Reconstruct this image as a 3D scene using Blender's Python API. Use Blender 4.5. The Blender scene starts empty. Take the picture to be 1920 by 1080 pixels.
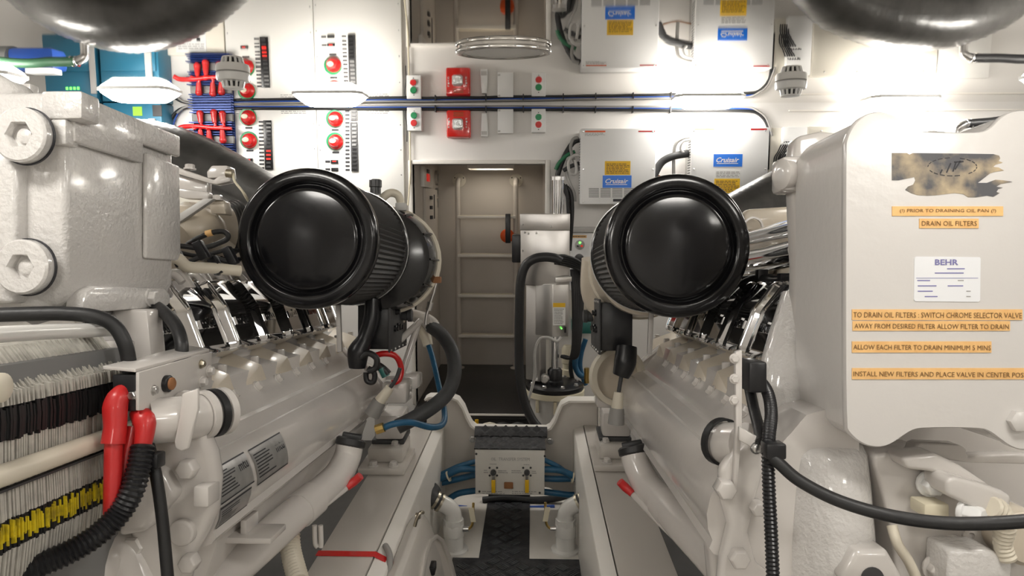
import bpy, bmesh, math, random
from mathutils import Vector, Matrix, Quaternion
random.seed(7)
S = bpy.context.scene
C = S.collection
V = Vector
# ------------------------------------------------------------------ camera
FPX = 1280.0                      # focal length in pixels of a 1920 wide frame
CAM = V((0, 0, 1.2))
PITCH = math.atan(150 / FPX)
YAW = math.radians(1.778)
cam = bpy.data.objects.new('camera', bpy.data.cameras.new('camera'))
C.objects.link(cam)
cam.location = CAM
cam.rotation_euler = (math.pi / 2 - PITCH, 0, YAW)
cam.data.sensor_width = 36
cam.data.lens = 36 * FPX / 1920
cam.data.clip_start = .02
S.camera = cam
RC = cam.rotation_euler.to_matrix()
# ------------------------------------------------------------------ world, exposure
w = bpy.data.worlds.new('world'); S.world = w; w.use_nodes = True
w.node_tree.nodes['Background'].inputs[0].default_value = (.9, .85, .8, 1)
w.node_tree.nodes['Background'].inputs[1].default_value = .05
S.view_settings.view_transform = 'Standard'
S.view_settings.look = 'None'
S.view_settings.gamma = 1
S.view_settings.use_curve_mapping = False
S.view_settings.exposure = 0.42
LAMP = 26.0                       # emission of the ceiling lamp diffusers

# ------------------------------------------------------------------ from the picture to the room
def ray(px, py): return RC @ V(((px - 960) / FPX, (540 - py) / FPX, -1))
def P(px, py, Y):
    d = ray(px, py); return CAM + d * (Y / d.y)
def PZ(px, py, z):
    d = ray(px, py); return CAM + d * ((z - CAM.z) / d.z)
TH = math.radians(6.42)           # slope of the engines
EF = V((0, math.cos(TH), -math.sin(TH))); EU = V((0, math.sin(TH), math.cos(TH))); ER = V((1, 0, 0))
def E(a, b, c): return CAM + ER * a + EF * b + EU * c
def PE(px, py, b):
    d = ray(px, py); return CAM + d * (b / d.dot(EF))
def acE(px, py, b):
    p = PE(px, py, b) - CAM; return p.dot(ER), p.dot(EU)
def WB(px0, py0, px1, py1, Y):
    cx, cy = (px0 + px1) / 2, (py0 + py1) / 2
    return P(px0, cy, Y).x, P(px1, cy, Y).x, P(cx, py1, Y).z, P(cx, py0, Y).z

# ------------------------------------------------------------------ materials
def nd(nt, t, **k):
    n = nt.nodes.new(t)
    for a, b in k.items(): setattr(n, a, b)
    return n
MATS = {}
def mat(name, col, rough=.45, metal=0., bump=0., bs=60., var=.0, vs=6., coat=0., emit=0., trans=0., stretch=None, spec=.5, tint=None):
    m = bpy.data.materials.new(name); m.use_nodes = True; MATS[name] = m
    nt = m.node_tree; b = nt.nodes['Principled BSDF']
    b.inputs['Base Color'].default_value = (*col, 1)
    b.inputs['Roughness'].default_value = rough
    b.inputs['Metallic'].default_value = metal
    b.inputs['Coat Weight'].default_value = coat
    b.inputs['Coat Roughness'].default_value = .08
    b.inputs['Specular IOR Level'].default_value = spec
    b.inputs['Transmission Weight'].default_value = trans
    if emit:
        b.inputs['Emission Color'].default_value = (*col, 1); b.inputs['Emission Strength'].default_value = emit
    tc = nd(nt, 'ShaderNodeTexCoord')
    src = tc.outputs['Object']
    if stretch:
        mp = nd(nt, 'ShaderNodeMapping'); mp.inputs['Scale'].default_value = stretch
        nt.links.new(src, mp.inputs[0]); src = mp.outputs[0]
    if var:
        no = nd(nt, 'ShaderNodeTexNoise'); no.inputs['Scale'].default_value = vs; no.inputs['Detail'].default_value = 5
        nt.links.new(src, no.inputs['Vector'])
        mx = nd(nt, 'ShaderNodeMix', data_type='RGBA')
        t2 = tint if tint else tuple(c * (1 - var) for c in col)
        mx.inputs[6].default_value = (*col, 1); mx.inputs[7].default_value = (*t2, 1)
        rp = nd(nt, 'ShaderNodeMapRange'); rp.inputs[1].default_value = .42; rp.inputs[2].default_value = .72
        nt.links.new(no.outputs['Fac'], rp.inputs[0])
        nt.links.new(rp.outputs[0], mx.inputs[0]); nt.links.new(mx.outputs[2], b.inputs['Base Color'])
    if bump:
        n2 = nd(nt, 'ShaderNodeTexNoise'); n2.inputs['Scale'].default_value = bs; n2.inputs['Detail'].default_value = 3
        nt.links.new(src, n2.inputs['Vector'])
        bp = nd(nt, 'ShaderNodeBump'); bp.inputs['Strength'].default_value = bump; bp.inputs['Distance'].default_value = .01
        nt.links.new(n2.outputs['Fac'], bp.inputs['Height']); nt.links.new(bp.outputs[0], b.inputs['Normal'])
    return m
mat('wall', (.80, .778, .75), .22, bump=.02, bs=5, var=.04, vs=2)
mat('wallframe', (.84, .81, .76), .35)
mat('ceiling', (.86, .843, .812), .035, metal=1, bump=.035, bs=2.2, stretch=(.35, 2.2, 1))
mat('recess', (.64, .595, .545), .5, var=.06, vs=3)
mat('floorpaint', (.68, .65, .6), .4, var=.15, vs=6)
mat('tread', (.018, .019, .022), .38, var=.5, vs=30, tint=(.05, .05, .055), bump=.15, bs=120)
mat('treadbar', (.07, .073, .08), .3, var=.5, vs=40)
mat('blackfloor', (.012, .012, .013), .32, bump=.03, bs=80)
mat('enamel', (.655, .622, .59), .24, bump=.05, bs=26, var=.06, vs=5, coat=.55)
mat('enamelcast', (.69, .668, .645), .24, bump=.3, bs=130, var=.05, vs=5, coat=.6)
mat('enamelwarm', (.66, .585, .475), .35, bump=.08, bs=30, var=.12, vs=7, coat=.2)
mat('railpaint', (.61, .575, .53), .33, bump=.02, bs=20, var=.07, vs=4, coat=.15)
mat('cover', (.68, .655, .63), .25, bump=.06, bs=55, var=.03, vs=3, coat=.35)
mat('panel', (.84, .83, .80), .35, var=.02, vs=3)
mat('creampanel', (.80, .76, .67), .4, var=.04, vs=3)
mat('whitebox', (.92, .92, .915), .33, var=.02, vs=8)
mat('chrome', (.80, .80, .81), .06, metal=1, bump=.012, bs=14)
mat('steel', (.62, .61, .60), .28, metal=1, bump=.02, bs=30)
mat('brushed', (.66, .64, .62), .34, metal=1, bump=.06, bs=40, stretch=(1, 1, 18))
mat('zinc', (.55, .5, .4), .35, metal=1, var=.3, vs=40)
mat('brass', (.65, .45, .15), .3, metal=1)
mat('gloss', (.006, .006, .007), .16, coat=.2, bump=.015, bs=7, spec=.35)
mat('rubber', (.017, .017, .018), .45, bump=.08, bs=60)
mat('plastic', (.012, .012, .014), .33, bump=.03, bs=40)
mat('pleat', (.03, .029, .028), .55)
mat('hose', (.055, .056, .058), .55, bump=.1, bs=50, var=.3, vs=20)
mat('greyhose', (.30, .29, .275), .5)
mat('lagging', (.075, .073, .07), .30, bump=.35, bs=14, var=.4, vs=12, stretch=(1, 1, 1), coat=.25)
mat('darkgrey', (.05, .05, .052), .5)
mat('midgrey', (.22, .22, .22), .5)
mat('lightgrey', (.52, .51, .49), .4)
mat('greenwire', (.02, .16, .07), .4)
mat('bluehose', (.02, .12, .24), .4, bump=.04, bs=60, var=.3, vs=25)
mat('bluecable', (.02, .08, .38), .4)
mat('tealbox', (.025, .17, .28), .38, var=.15, vs=5)
mat('tealtank', (.03, .17, .15), .3)
mat('heatsink', (.006, .03, .17), .35, metal=.3)
mat('red', (.62, .012, .012), .32, coat=.3)
mat('redrubber', (.55, .02, .02), .4, bump=.05, bs=60, coat=.2)
mat('redlens', (.72, .02, .015), .15, coat=.6)
mat('green', (.01, .26, .09), .35)
mat('orange', (.78, .10, .01), .45)
mat('tape', (.88, .54, .22), .5, var=.12, vs=50, tint=(.80, .46, .17))
mat('yellow', (.80, .48, .01), .4)
mat('yellowlabel', (.90, .55, .02), .45)
mat('bluelabel', (.006, .18, .80), .3)
mat('card', (.83, .84, .86), .3)
mat('ink', (.03, .03, .035), .5)
mat('tapeink', (.20, .11, .04), .6)
mat('inkgrey', (.36, .35, .34), .6)
mat('inkblue', (.20, .19, .42), .5)
mat('white', (.86, .86, .85), .3)
mat('ivory', (.72, .66, .50), .4)
mat('glassclear', (.9, .92, .9), .05, trans=.92)
mat('lens', (.8, .82, .83), .08, metal=.6, bump=.3, bs=120)
mat('sticker', (.10, .10, .108), .6, var=.9, vs=26, tint=(.58, .46, .29), bump=.1, bs=60)
mat('metallabel', (.50, .50, .49), .33, metal=.7, var=.2, vs=40)
mat('finplate', (.60, .575, .52), .4, var=.25, vs=60)
mat('finblack', (.013, .013, .014), .45)
mat('finyellow', (.80, .62, .02), .45, var=.3, vs=80, tint=(.35, .26, .02))
mat('diffuser', (1., .962, .90), .4, emit=LAMP)
mat('recessglow', (1., .9, .75), .4, emit=4.5)  # added glow for the doorway recess
mat('ledgreen', (.15, 1., .1), .4, emit=2.)
mat('ledred', (.8, .03, .02), .4, emit=.25)
mat('lcd', (.25, .55, .03), .4, emit=.35)
mat('cream', (.74, .68, .56), .38, var=.08, vs=8)
mat('pvc', (.74, .73, .70), .25, coat=.3)
mat('greenhose', (.03, .085, .045), .45)
mat('bilge', (.045, .042, .038), .5, var=.4, vs=9)  # dark tone carries the shade on the floor outboard of the beds
mat('treadmatte', (.022, .022, .024), .62, var=.4, vs=30, tint=(.05, .05, .052), bump=.15, bs=150)
mat('boxface', (.70, .68, .63), .4, var=.05, vs=14)
mat('polished', (.72, .70, .67), .2, metal=.75)
mat('rust', (.30, .13, .05), .7)
mat('wood', (.03, .03, .03), .7)

# ------------------------------------------------------------------ geometry builder
ORG = {}
def link(o): C.objects.link(o); return o
def tag(o, label=None, cat=None, group=None, kind=None):
    if label: o['label'] = label
    if cat: o['category'] = cat
    if group: o['group'] = group
    if kind: o['kind'] = kind
    return o
def thing(name, label, cat, loc, group=None):
    o = link(bpy.data.objects.new(name, None)); o.location = loc; o.empty_display_size = .05
    ORG[o.name] = V(loc)
    return tag(o, label, cat, group)
class G:
    def __init__(s): s.bm = bmesh.new()
    def poly(s, pts):
        vs = [s.bm.verts.new(p) for p in pts]
        return s.bm.faces.new(vs)
    def loft(s, rings, caps=True, closed=True):
        R = [[s.bm.verts.new(p) for p in r] for r in rings]
        n = len(R[0])
        for i in range(len(R) - 1):
            for j in range(n if closed else n - 1):
                k = (j + 1) % n
                s.bm.faces.new((R[i][j], R[i][k], R[i + 1][k], R[i + 1][j]))
        if caps:
            s.bm.faces.new(list(reversed(R[0]))); s.bm.faces.new(R[-1])
        return s
    def prism(s, pts, vec):
        vec = V(vec); return s.loft([[V(p) for p in pts], [V(p) + vec for p in pts]])
    def box(s, x0, x1, y0, y1, z0, z1):
        return s.prism([(x0, y0, z0), (x1, y0, z0), (x1, y0, z1), (x0, y0, z1)], (0, y1 - y0, 0))
    def ebox(s, a0, a1, b0, b1, c0, c1):
        return s.prism([E(a0, b0, c0), E(a1, b0, c0), E(a1, b0, c1), E(a0, b0, c1)], EF * (b1 - b0))
    def obox(s, o, x, y, z):            # centre and three half vectors
        o, x, y, z = V(o), V(x), V(y), V(z)
        return s.prism([o - x - y - z, o + x - y - z, o + x - y + z, o - x - y + z], y * 2)
    def bar(s, p, q, w, t, up=(0, 0, 1)):
        p, q = V(p), V(q); d = (q - p); u = V(up); x = d.cross(u).normalized(); u = x.cross(d).normalized()
        return s.obox((p + q) / 2, x * w / 2, d / 2, u * t / 2)
    def frame(s, d):
        d = V(d).normalized(); u = V((0, 0, 1)) if abs(d.z) < .9 else V((1, 0, 0))
        x = d.cross(u).normalized(); return x, d.cross(x).normalized()
    def lathe(s, o, axis, prof, n=24, caps=True, sx=1, sy=1, phase=0):
        o = V(o); ax = V(axis).normalized(); x, y = s.frame(ax)
        rings = []
        for r, h in prof:
            rings.append([o + ax * h + x * (r * sx * math.cos(phase + 2 * math.pi * i / n)) + y * (r * sy * math.sin(phase + 2 * math.pi * i / n)) for i in range(n)])
        return s.loft(rings, caps)
    def ring(s, o, axis, ri, ro, h0, h1, n=32):   # closed annular band
        pr = [(ri, h0), (ro, h0), (ro, h1), (ri, h1), (ri, h0)]
        return s.lathe(o, axis, pr, n, caps=False)
    def cyl(s, p, q, r, r2=None, n=20):
        p, q = V(p), V(q); return s.lathe(p, q - p, [(r, 0), (r if r2 is None else r2, (q - p).length)], n)
    def bolt(s, p, ax, r=.01, h=.008, washer=True):
        p = V(p); ax = V(ax).normalized()
        if washer: s.lathe(p, ax, [(r * 1.3, 0), (r * 1.3, h * .25)], 14)
        s.lathe(p, ax, [(r, 0), (r, h * .85), (r * .82, h)], 6)
        return s
    def screw(s, p, ax, r=.004, h=.002):
        return s.lathe(V(p), ax, [(r, 0), (r, h * .5), (r * .6, h)], 10)
    def sphere(s, o, r, n=14, sc=(1, 1, 1)):
        o = V(o); rings = []
        for i in range(1, n // 2):
            t = math.pi * i / (n // 2)
            rings.append([o + V((r * sc[0] * math.sin(t) * math.cos(2 * math.pi * j / n), r * sc[1] * math.sin(t) * math.sin(2 * math.pi * j / n), r * sc[2] * math.cos(t))) for j in range(n)])
        return s.loft(rings)
    def tube(s, pts, r, n=10, sub=6, ridges=0, rw=.15, caps=True):
        n = max(n, 10)
        pts = [V(p) for p in pts]; m = len(pts)
        rs = r if isinstance(r, (list, tuple)) else [r] * m
        path, rad = [], []
        for i in range(m - 1):
            p0, p1, p2, p3 = pts[max(i - 1, 0)], pts[i], pts[i + 1], pts[min(i + 2, m - 1)]
            for k in range(sub):
                t = k / sub
                path.append(.5 * ((2 * p1) + (p2 - p0) * t + (2 * p0 - 5 * p1 + 4 * p2 - p3) * t * t + (3 * p1 - p0 - 3 * p2 + p3) * t ** 3))
                rad.append(rs[i] * (1 - t) + rs[i + 1] * t)
        path.append(pts[-1]); rad.append(rs[-1])
        if ridges:                      # corrugated: resample evenly, alternate radius
            L = [0]
            for i in range(1, len(path)): L.append(L[-1] + (path[i] - path[i - 1]).length)
            N = max(4, int(L[-1] / ridges) * 2); np_, nr = [], []; j = 0
            for k in range(N + 1):
                d = L[-1] * k / N
                while j < len(L) - 2 and L[j + 1] < d: j += 1
                t = (d - L[j]) / max(1e-9, L[j + 1] - L[j])
                np_.append(path[j].lerp(path[j + 1], min(1, t))); nr.append((rad[j] * (1 - t) + rad[j + 1] * t) * (1 + (rw / 2 if k % 2 else -rw / 2)))
            path, rad = np_, nr
        d0 = (path[1] - path[0]).normalized(); x, y = s.frame(d0); rings = []; prev = d0
        for i, p in enumerate(path):
            d = ((path[min(i + 1, len(path) - 1)] - path[max(i - 1, 0)])).normalized()
            q = prev.rotation_difference(d); x = q @ x; y = q @ y; prev = d
            rings.append([p + x * (rad[i] * math.cos(2 * math.pi * k / n)) + y * (rad[i] * math.sin(2 * math.pi * k / n)) for k in range(n)])
        return s.loft(rings, caps)
    def build(s, name, m, parent=None, bevel=0., seg=2, sharp=41, label=None, kind=None):
        bm = s.bm
        bmesh.ops.recalc_face_normals(bm, faces=bm.faces)
        if bevel:
            es = [e for e in bm.edges if len(e.link_faces) == 2 and e.calc_face_angle(0) > .5]
            bmesh.ops.bevel(bm, geom=es, offset=bevel, segments=seg, profile=.5, affect='EDGES', clamp_overlap=True)
        if parent is not None: org = ORG[parent.name]
        else:
            xs = [v.co for v in bm.verts]
            org = V(((min(v.x for v in xs) + max(v.x for v in xs)) / 2, (min(v.y for v in xs) + max(v.y for v in xs)) / 2, min(v.z for v in xs)))
        bmesh.ops.translate(bm, verts=bm.verts, vec=-org)
        me = bpy.data.meshes.new(name); bm.to_mesh(me); bm.free()
        me.shade_smooth(); me.set_sharp_from_angle(angle=math.radians(sharp))
        me.materials.append(MATS[m])
        o = link(bpy.data.objects.new(name, me))
        if parent is not None: o.parent = parent
        else: o.location = org
        ORG[o.name] = org
        if label: o['label'] = label
        if kind: o['kind'] = kind
        return o
FONT_CACHE = {}
def text(s, o, x, y, w_, h_, m, parent, name='lettering', nrm=None, ext=.0004, shear=0., bold=0.):
    """flat lettering that fills w_ x h_ from corner o along unit x, y"""
    key = (s, shear, bold)
    if key not in FONT_CACHE:
        cu = bpy.data.curves.new('t', 'FONT'); cu.body = s; cu.shear = shear; cu.offset = bold; cu.resolution_u = 2
        ob = link(bpy.data.objects.new('t', cu)); dg = bpy.context.evaluated_depsgraph_get()
        me = bpy.data.meshes.new_from_object(ob.evaluated_get(dg))
        FONT_CACHE[key] = ([v.co.copy() for v in me.vertices], [list(p.vertices) for p in me.polygons])
        bpy.data.objects.remove(ob); bpy.data.curves.remove(cu); bpy.data.meshes.remove(me)
    vs, fs = FONT_CACHE[key]
    x0 = min(v.x for v in vs); x1 = max(v.x for v in vs); y0 = min(v.y for v in vs); y1 = max(v.y for v in vs)
    o, x, y = V(o), V(x).normalized(), V(y).normalized(); n = x.cross(y) if nrm is None else V(nrm)
    org = ORG[parent.name]
    co = [o + x * ((v.x - x0) / (x1 - x0) * w_) + y * ((v.y - y0) / (y1 - y0) * h_) + n * ext - org for v in vs]
    me = bpy.data.meshes.new(name); me.from_pydata(co, [], fs); me.materials.append(MATS[m])
    ob = link(bpy.data.objects.new(name, me)); ob.parent = parent; ORG[ob.name] = org
    if ext > .0009:                      # raised letters get real sides
        bm = bmesh.new(); bm.from_mesh(me)
        r = bmesh.ops.extrude_face_region(bm, geom=list(bm.faces))
        bmesh.ops.translate(bm, verts=[g for g in r['geom'] if isinstance(g, bmesh.types.BMVert)], vec=-n * ext)
        bmesh.ops.recalc_face_normals(bm, faces=bm.faces)
        bm.to_mesh(me); bm.free()
    return ob
def wtext(s, px0, py0, px1, py1, Y, m, parent, **k):   # lettering on a plane facing the walkway
    x0, x1, z0, z1 = WB(px0, py0, px1, py1, Y)
    return text(s, (x0, Y, z0), (1, 0, 0), (0, 0, 1), x1 - x0, z1 - z0, m, parent, nrm=(0, -1, 0), **k)
def wbox(px0, py0, px1, py1, Y0, Y1, g=None):
    g = g or G(); x0, x1, z0, z1 = WB(px0, py0, px1, py1, Y0); g.box(x0, x1, Y0, Y1, z0, z1); return g
def rows(px0, py0, px1, py1, Y, n, m, parent, seed=1, name='small_print', th=.45):
    """lines of print too small to read, one flat part"""
    g = G(); x0, x1, z0, z1 = WB(px0, py0, px1, py1, Y); rnd = random.Random(seed); h = (z1 - z0) / n
    for i in range(n):
        z = z1 - h * (i + .5); x = x0; xe = x1 - (x1 - x0) * rnd.random() * .3
        while x < xe:
            l = (x1 - x0) * rnd.uniform(.05, .2); e = min(x + l, x1)
            g.poly([(x, Y, z - h * th / 2), (e, Y, z - h * th / 2), (e, Y, z + h * th / 2), (x, Y, z + h * th / 2)]); x += l + (x1 - x0) * .03
    return g.build(name, m, parent)
# =================================================================== THE SETTING
YB = 3.4                                   # bulkhead with the doorway
ZC = P(960, 195, YB).z                     # ceiling height
ZF = 0.0                                   # bilge floor
ZP = CAM.z - 1.0                           # platform beyond the doorway
XL, XR, YF = -2.75, 2.55, -1.6
DX0, DX1 = P(775, 400, YB).x, P(1022, 400, YB).x
DZ = P(900, 308, YB).z
YR = 4.3                                   # back of the recess
def struct(g, name, m, bevel=0): return tag(g.build(name, m, None, bevel), kind='structure')
g = G(); g.box(XL, DX0, YB, YB + .06, ZF, ZC); g.box(DX1, XR, YB, YB + .06, ZF, ZC); g.box(DX0, DX1, YB, YB + .06, DZ, ZC)
g.box(DX0, DX1, YB, YB + .06, ZF, ZP - .03)
wall_back = struct(g, 'wall_back', 'wall')
struct(G().box(XL - .06, XL, YF, YB + .06, ZF, ZC), 'wall_left', 'wall')
struct(G().box(XR, XR + .06, YF, YB + .06, ZF, ZC), 'wall_right', 'wall')
struct(G().box(XL, XR, YF - .06, YF, ZF, ZC), 'wall_front', 'wall')
struct(G().box(XL - .06, XR + .06, YF - .06, YB + .06, ZC, ZC + .05), 'ceiling', 'ceiling')
floor = struct(G().box(XL - .06, XR + .06, YF - .06, YB + .06, ZF - .06, ZF), 'floor', 'floorpaint')
struct(G().box(XL, -.535, .3, YB, ZF, ZF + .003), 'floor_shade_left', 'bilge')  # shade outboard of the bed, painted as a dark sheet
struct(G().box(.347, XR, .3, YB, ZF, ZF + .003), 'floor_shade_right', 'bilge')  # same painted shade beyond the other bed
# recess beyond the doorway
RZ = CAM.z + .27
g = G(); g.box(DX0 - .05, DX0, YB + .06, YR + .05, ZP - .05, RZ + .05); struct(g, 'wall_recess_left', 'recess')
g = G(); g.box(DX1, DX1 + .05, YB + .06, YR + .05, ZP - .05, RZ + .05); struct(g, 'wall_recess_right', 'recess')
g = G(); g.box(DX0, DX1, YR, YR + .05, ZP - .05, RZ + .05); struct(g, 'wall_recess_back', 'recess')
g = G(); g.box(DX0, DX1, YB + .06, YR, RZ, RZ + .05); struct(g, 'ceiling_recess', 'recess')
g = G(); g.box(DX0 + .002, DX1 - .002, 3.24, YR, ZP - .03, ZP); fr = struct(g, 'floor_recess', 'blackfloor', .004)
struct(G().box(DX0 + .002, DX1 - .002, 3.24, 3.26, ZF, ZP - .03), 'wall_platform_shade', 'blackfloor')  # black sheet painted in for the dark opening under the platform
struct(G().box(DX0 + .002, DX1 - .002, 3.226, 3.239, ZP - .006, ZP + .001), 'trim_platform', 'wallframe')
# lip around the doorway
t = .02
g = G(); g.box(DX0 - t, DX0, YB - .016, YB + .05, ZP, DZ + t); g.box(DX1, DX1 + t * 1.2, YB - .016, YB + .05, ZP, DZ + t); g.box(DX0, DX1, YB - .016, YB + .05, DZ, DZ + t)
struct(g, 'trim_doorway', 'wallframe', .004)
# bulkhead stiffener and cove where wall meets deck head on the right
x0, x1, z0, z1 = WB(1480, 205, 1860, 208, YB - .01)
struct(G().box(x0, XR, YB - .012, YB, z0, z1), 'trim_seam', 'wallframe')
# ------------------------------------------------------------------ tread plate
mz = ZF + .004
xa, xb = PZ(848, 1050, mz).x, PZ(1137, 1050, mz).x
yM = PZ(960, 1047, mz).y
xc, xd = PZ(905, 1000, mz).x, PZ(993, 1000, mz).x
g = G(); g.prism([(xa, .4, 0), (xb, .4, 0), (xb, yM, 0), (xd, yM, 0), (xd, 2.95, 0), (xc, 2.95, 0), (xc, yM, 0), (xa, yM, 0)], (0, 0, .004))
plate = tag(g.build('floor_plate', 'tread'), kind='structure')
g = G(); q = .047; k = 0
for i in range(-20, 40):
    for j in range(-20, 90):
        u = i * q; v = j * q; X = -.1 + (u - v) * .7071 + .6; Y = 1.1 + (u + v) * .7071
        inb = (xa + .03 < X < xb - .03 and 1.6 < Y < yM - .03) or (xc + .025 < X < xd - .025 and yM - .03 <= Y < 2.75)
        if not inb: continue
        d = V((.7071, .7071, 0)) if (i + j) % 2 else V((-.7071, .7071, 0)); n_ = V((-d.y, d.x, 0))
        for s_ in (-1.2, -.4, .4, 1.2):
            c_ = V((X, Y, mz + .0012)) + n_ * s_ * .0098
            g.obox(c_, d * .018, n_ * .0024, (0, 0, .0014))
g.build('tread_bars', 'treadbar', plate, kind='stuff')
# mat end turned up below the control box
tag(struct(G().prism([(xc, 2.72, mz), (xd, 2.72, mz), (xd, 2.76, mz + .11), (xc, 2.76, mz + .11)], (0, .012, 0)), 'floor_plate_flap', 'tread'))

# =================================================================== LAMPS, DETECTORS, HATCH
lampn = []
def lamp(X, Y, label, group='ceiling lamps'):
    r = thing('ceiling_lamp', label, 'lamp', (X, Y, ZC), group)
    def rect(w_, d_, z): return [V((X + sx * w_, Y + sy * d_, z)) for sx, sy in ((-1, -1), (1, -1), (1, 1), (-1, 1))]
    def oct_(w_, d_, z, k): return [V((X + a, Y + b, z)) for a, b in ((-w_ + k, -d_), (w_ - k, -d_), (w_, -d_ + k), (w_, d_ - k), (w_ - k, d_), (-w_ + k, d_), (-w_, d_ - k), (-w_, -d_ + k))]
    G().loft([oct_(.157, .085, ZC, .03), oct_(.157, .085, ZC - .006, .03)]).build('lamp_base', 'white', r)
    d = G().loft([oct_(.150, .08, ZC - .006, .028), oct_(.143, .075, ZC - .017, .027), oct_(.105, .05, ZC - .046, .02)]).build('diffuser', 'diffuser', r)
    return r
for px, m_, lb in ((263, 170, 'lit ceiling lamp in front of the blue charger boxes'), (620, 178, 'lit ceiling lamp in front of the white switch panels'),
                   (1327, 183, 'lit ceiling lamp above the white unit with the printed card label'), (1687, 185, 'lit ceiling lamp above the big cover box with orange tapes')):
    p = PZ(px, m_, ZC); lamp(p.x, min(p.y, YB - .1), lb)
lamp(-2.12, 2.62, 'lit ceiling lamp at the hull side beyond the block with hex plugs')
lamp(2.05, 2.75, 'lit ceiling lamp at the hull side beyond the big cover box')
for X, Y in ((-1.4, 1.2), (1.2, 1.2), (-.78, .55), (.55, .55), (-1.3, -.25), (1.2, -.25), (-.1, -.9)):  # unseen lamps added to brighten the near fronts and set highlights
    lamp(X, Y, 'unseen lit ceiling lamp over the near end of the engines')
def detector(px, m_, label):
    p = PZ(px, m_, ZC); r = thing('smoke_detector', label, 'smoke detector', p, 'smoke detectors')
    G().lathe(p, (0, 0, -1), [(.055, 0), (.0605, .003), (.0605, .022), (.057, .03), (.045, .033)], 28).build('base', 'white', r)
    G().lathe(p, (0, 0, -1), [(.026, .03), (.026, .052)], 18).build('chamber', 'darkgrey', r)
    g = G()
    for i in range(14):
        a = 2 * math.pi * i / 14; d = V((math.cos(a), math.sin(a), 0)); t_ = V((-d.y, d.x, 0))
        g.prism([p + d * .044 - t_ * .004 + V((0, 0, -.031)), p + d * .044 + t_ * .004 + V((0, 0, -.031)), p + d * .038 + t_ * .004 + V((0, 0, -.054)), p + d * .038 - t_ * .004 + V((0, 0, -.054))], -d * .006)
    g.build('cage', 'white', r)
    G().lathe(p, (0, 0, -1), [(.0385, .053), (.036, .058), (.02, .06)], 22).build('cap', 'white', r)
detector(437, 137, 'white slotted smoke detector in front of the blue finned isolator')
detector(1483, 153, 'white slotted smoke detector beside the terminal box')
# oval hatch ring
p = PZ(944, 90, ZC); r = thing('deck_hatch', 'oval polished hatch ring on the mirror ceiling before the doorway', 'hatch', p)
g = G(); rx, ry = .152, .088
prof = [(.80, 0), (.945, 0), (.945, .0045), (.99, .0055), (1.0, .008), (1.0, .014), (.985, .0175), (.94, .019), (.87, .018), (.845, .0155), (.80, .0)]
g.lathe(p, (0, 0, -1), [(a, b) for a, b in prof], 48, caps=False, sx=ry, sy=rx)
g.build('ring', 'polished', r, sharp=50)
g = G(); g.lathe(p, (0, 0, -1), [(.86, .010), (.86, .0145)], 40, sx=ry, sy=rx); g.build('lens_plate', 'white', r)
for i in range(12):
    a = 2 * math.pi * (i + .5) / 12
    x_, y_ = G().frame((0, 0, -1))
    G().screw(p + x_ * ry * 1.0 * math.cos(a) + y_ * rx * 1.0 * math.sin(a) + V((0, 0, -.011)), x_ * math.cos(a) + y_ * math.sin(a), .0035, .003).build('screw', 'white', r)

# =================================================================== BULKHEAD, LEFT: SWITCH PANELS
YPn = YB - .03
def rotary(px, py, r, col=('green', 'red')):
    p = P(px, py, YPn); k = .0425; ax = V((0, -1, 0))
    G().lathe(p, ax, [(k, 0), (k, .006), (k * .95, .009)], 30).build('switch_plate', col[0], r)
    c = p + V((.0055, 0, -.004))
    kn = G().lathe(c, ax, [(k * .86, .007), (k * .86, .012), (k * .80, .018), (k * .66, .022), (k * .58, .028), (k * .52, .034), (k * .3, .037)], 32).build('switch_knob', col[1], r)
    G().lathe(c + V((-.0075, 0, .003)), ax, [(k * .40, .030), (k * .38, .040), (k * .2, .0415)], 24, sx=1.0, sy=.7).build('cap', 'ivory', kn)
def panel(px0, px1, py0, py1, label):
    x0, x1, z0, z1 = WB(px0, py0, px1, py1, YPn)
    r = thing('switch_panel', label, 'electrical panel', ((x0 + x1) / 2, YB, z0), 'switch panels')
    G().box(x0, x1, YPn, YB, z0, z1).build('panel_plate', 'panel', r, .002)
    for fx in (.09, .5, .91):
        G().screw((x0 + (x1 - x0) * fx, YPn, z1 - .012), (0, -1, 0), .003).build('screw', 'midgrey', r)
    for i in range(4):
        for xx in (x0 + .012, x1 - .012):
            G().screw((xx, YPn, z1 - .09 - i * .12), (0, -1, 0), .003).build('screw', 'midgrey', r)
    return r
def strip(px0, py0, px1, py1, r, name='label_strip', m='ink', d=.0015):
    return wbox(px0, py0, px1, py1, YPn - d, YPn).build(name, m, r)
def display(px0, py0, px1, py1, r, lit):
    o = wbox(px0, py0, px1, py1, YPn - .006, YPn).build('rocker_switch', 'plastic', r, .001)
    if lit: wbox(px0 + 3, py0 + 1.5, px1 - 4, (py0 + py1) / 2 + .5, YPn - .0075, YPn - .006).build('lamp', 'ledred', o)
# the left one
r = panel(434, 595.5, 197, 440, 'white switch panel next to the blue finned isolator')
rotary(465, 219.5, r); rotary(467, 263, r)
strip(460, 238, 473, 241.5, r); strip(462, 280.5, 475, 284, r)
display(460, 297, 473, 303, r, True)
for i in range(13): strip(485 + i * .12, 227 + i * 7.2, 494 + i * .12, 230 + i * 7.2, r)
br = wbox(495, 225.5, 510, 318, YPn - .008, YPn).build('breaker_column', 'plastic', r, .001)
for i in range(12):
    y = 228 + i * 7.4; red = i in (7, 8, 9)
    wbox(499, y + 1.5, 507, y + 5, YPn - .013, YPn - .008).build('breaker_toggle', 'ledred' if red else 'darkgrey' if i > 2 else 'midgrey', br)
rows(527, 207, 574, 214, YPn - .0006, 2, 'inkgrey', r, 3)
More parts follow.
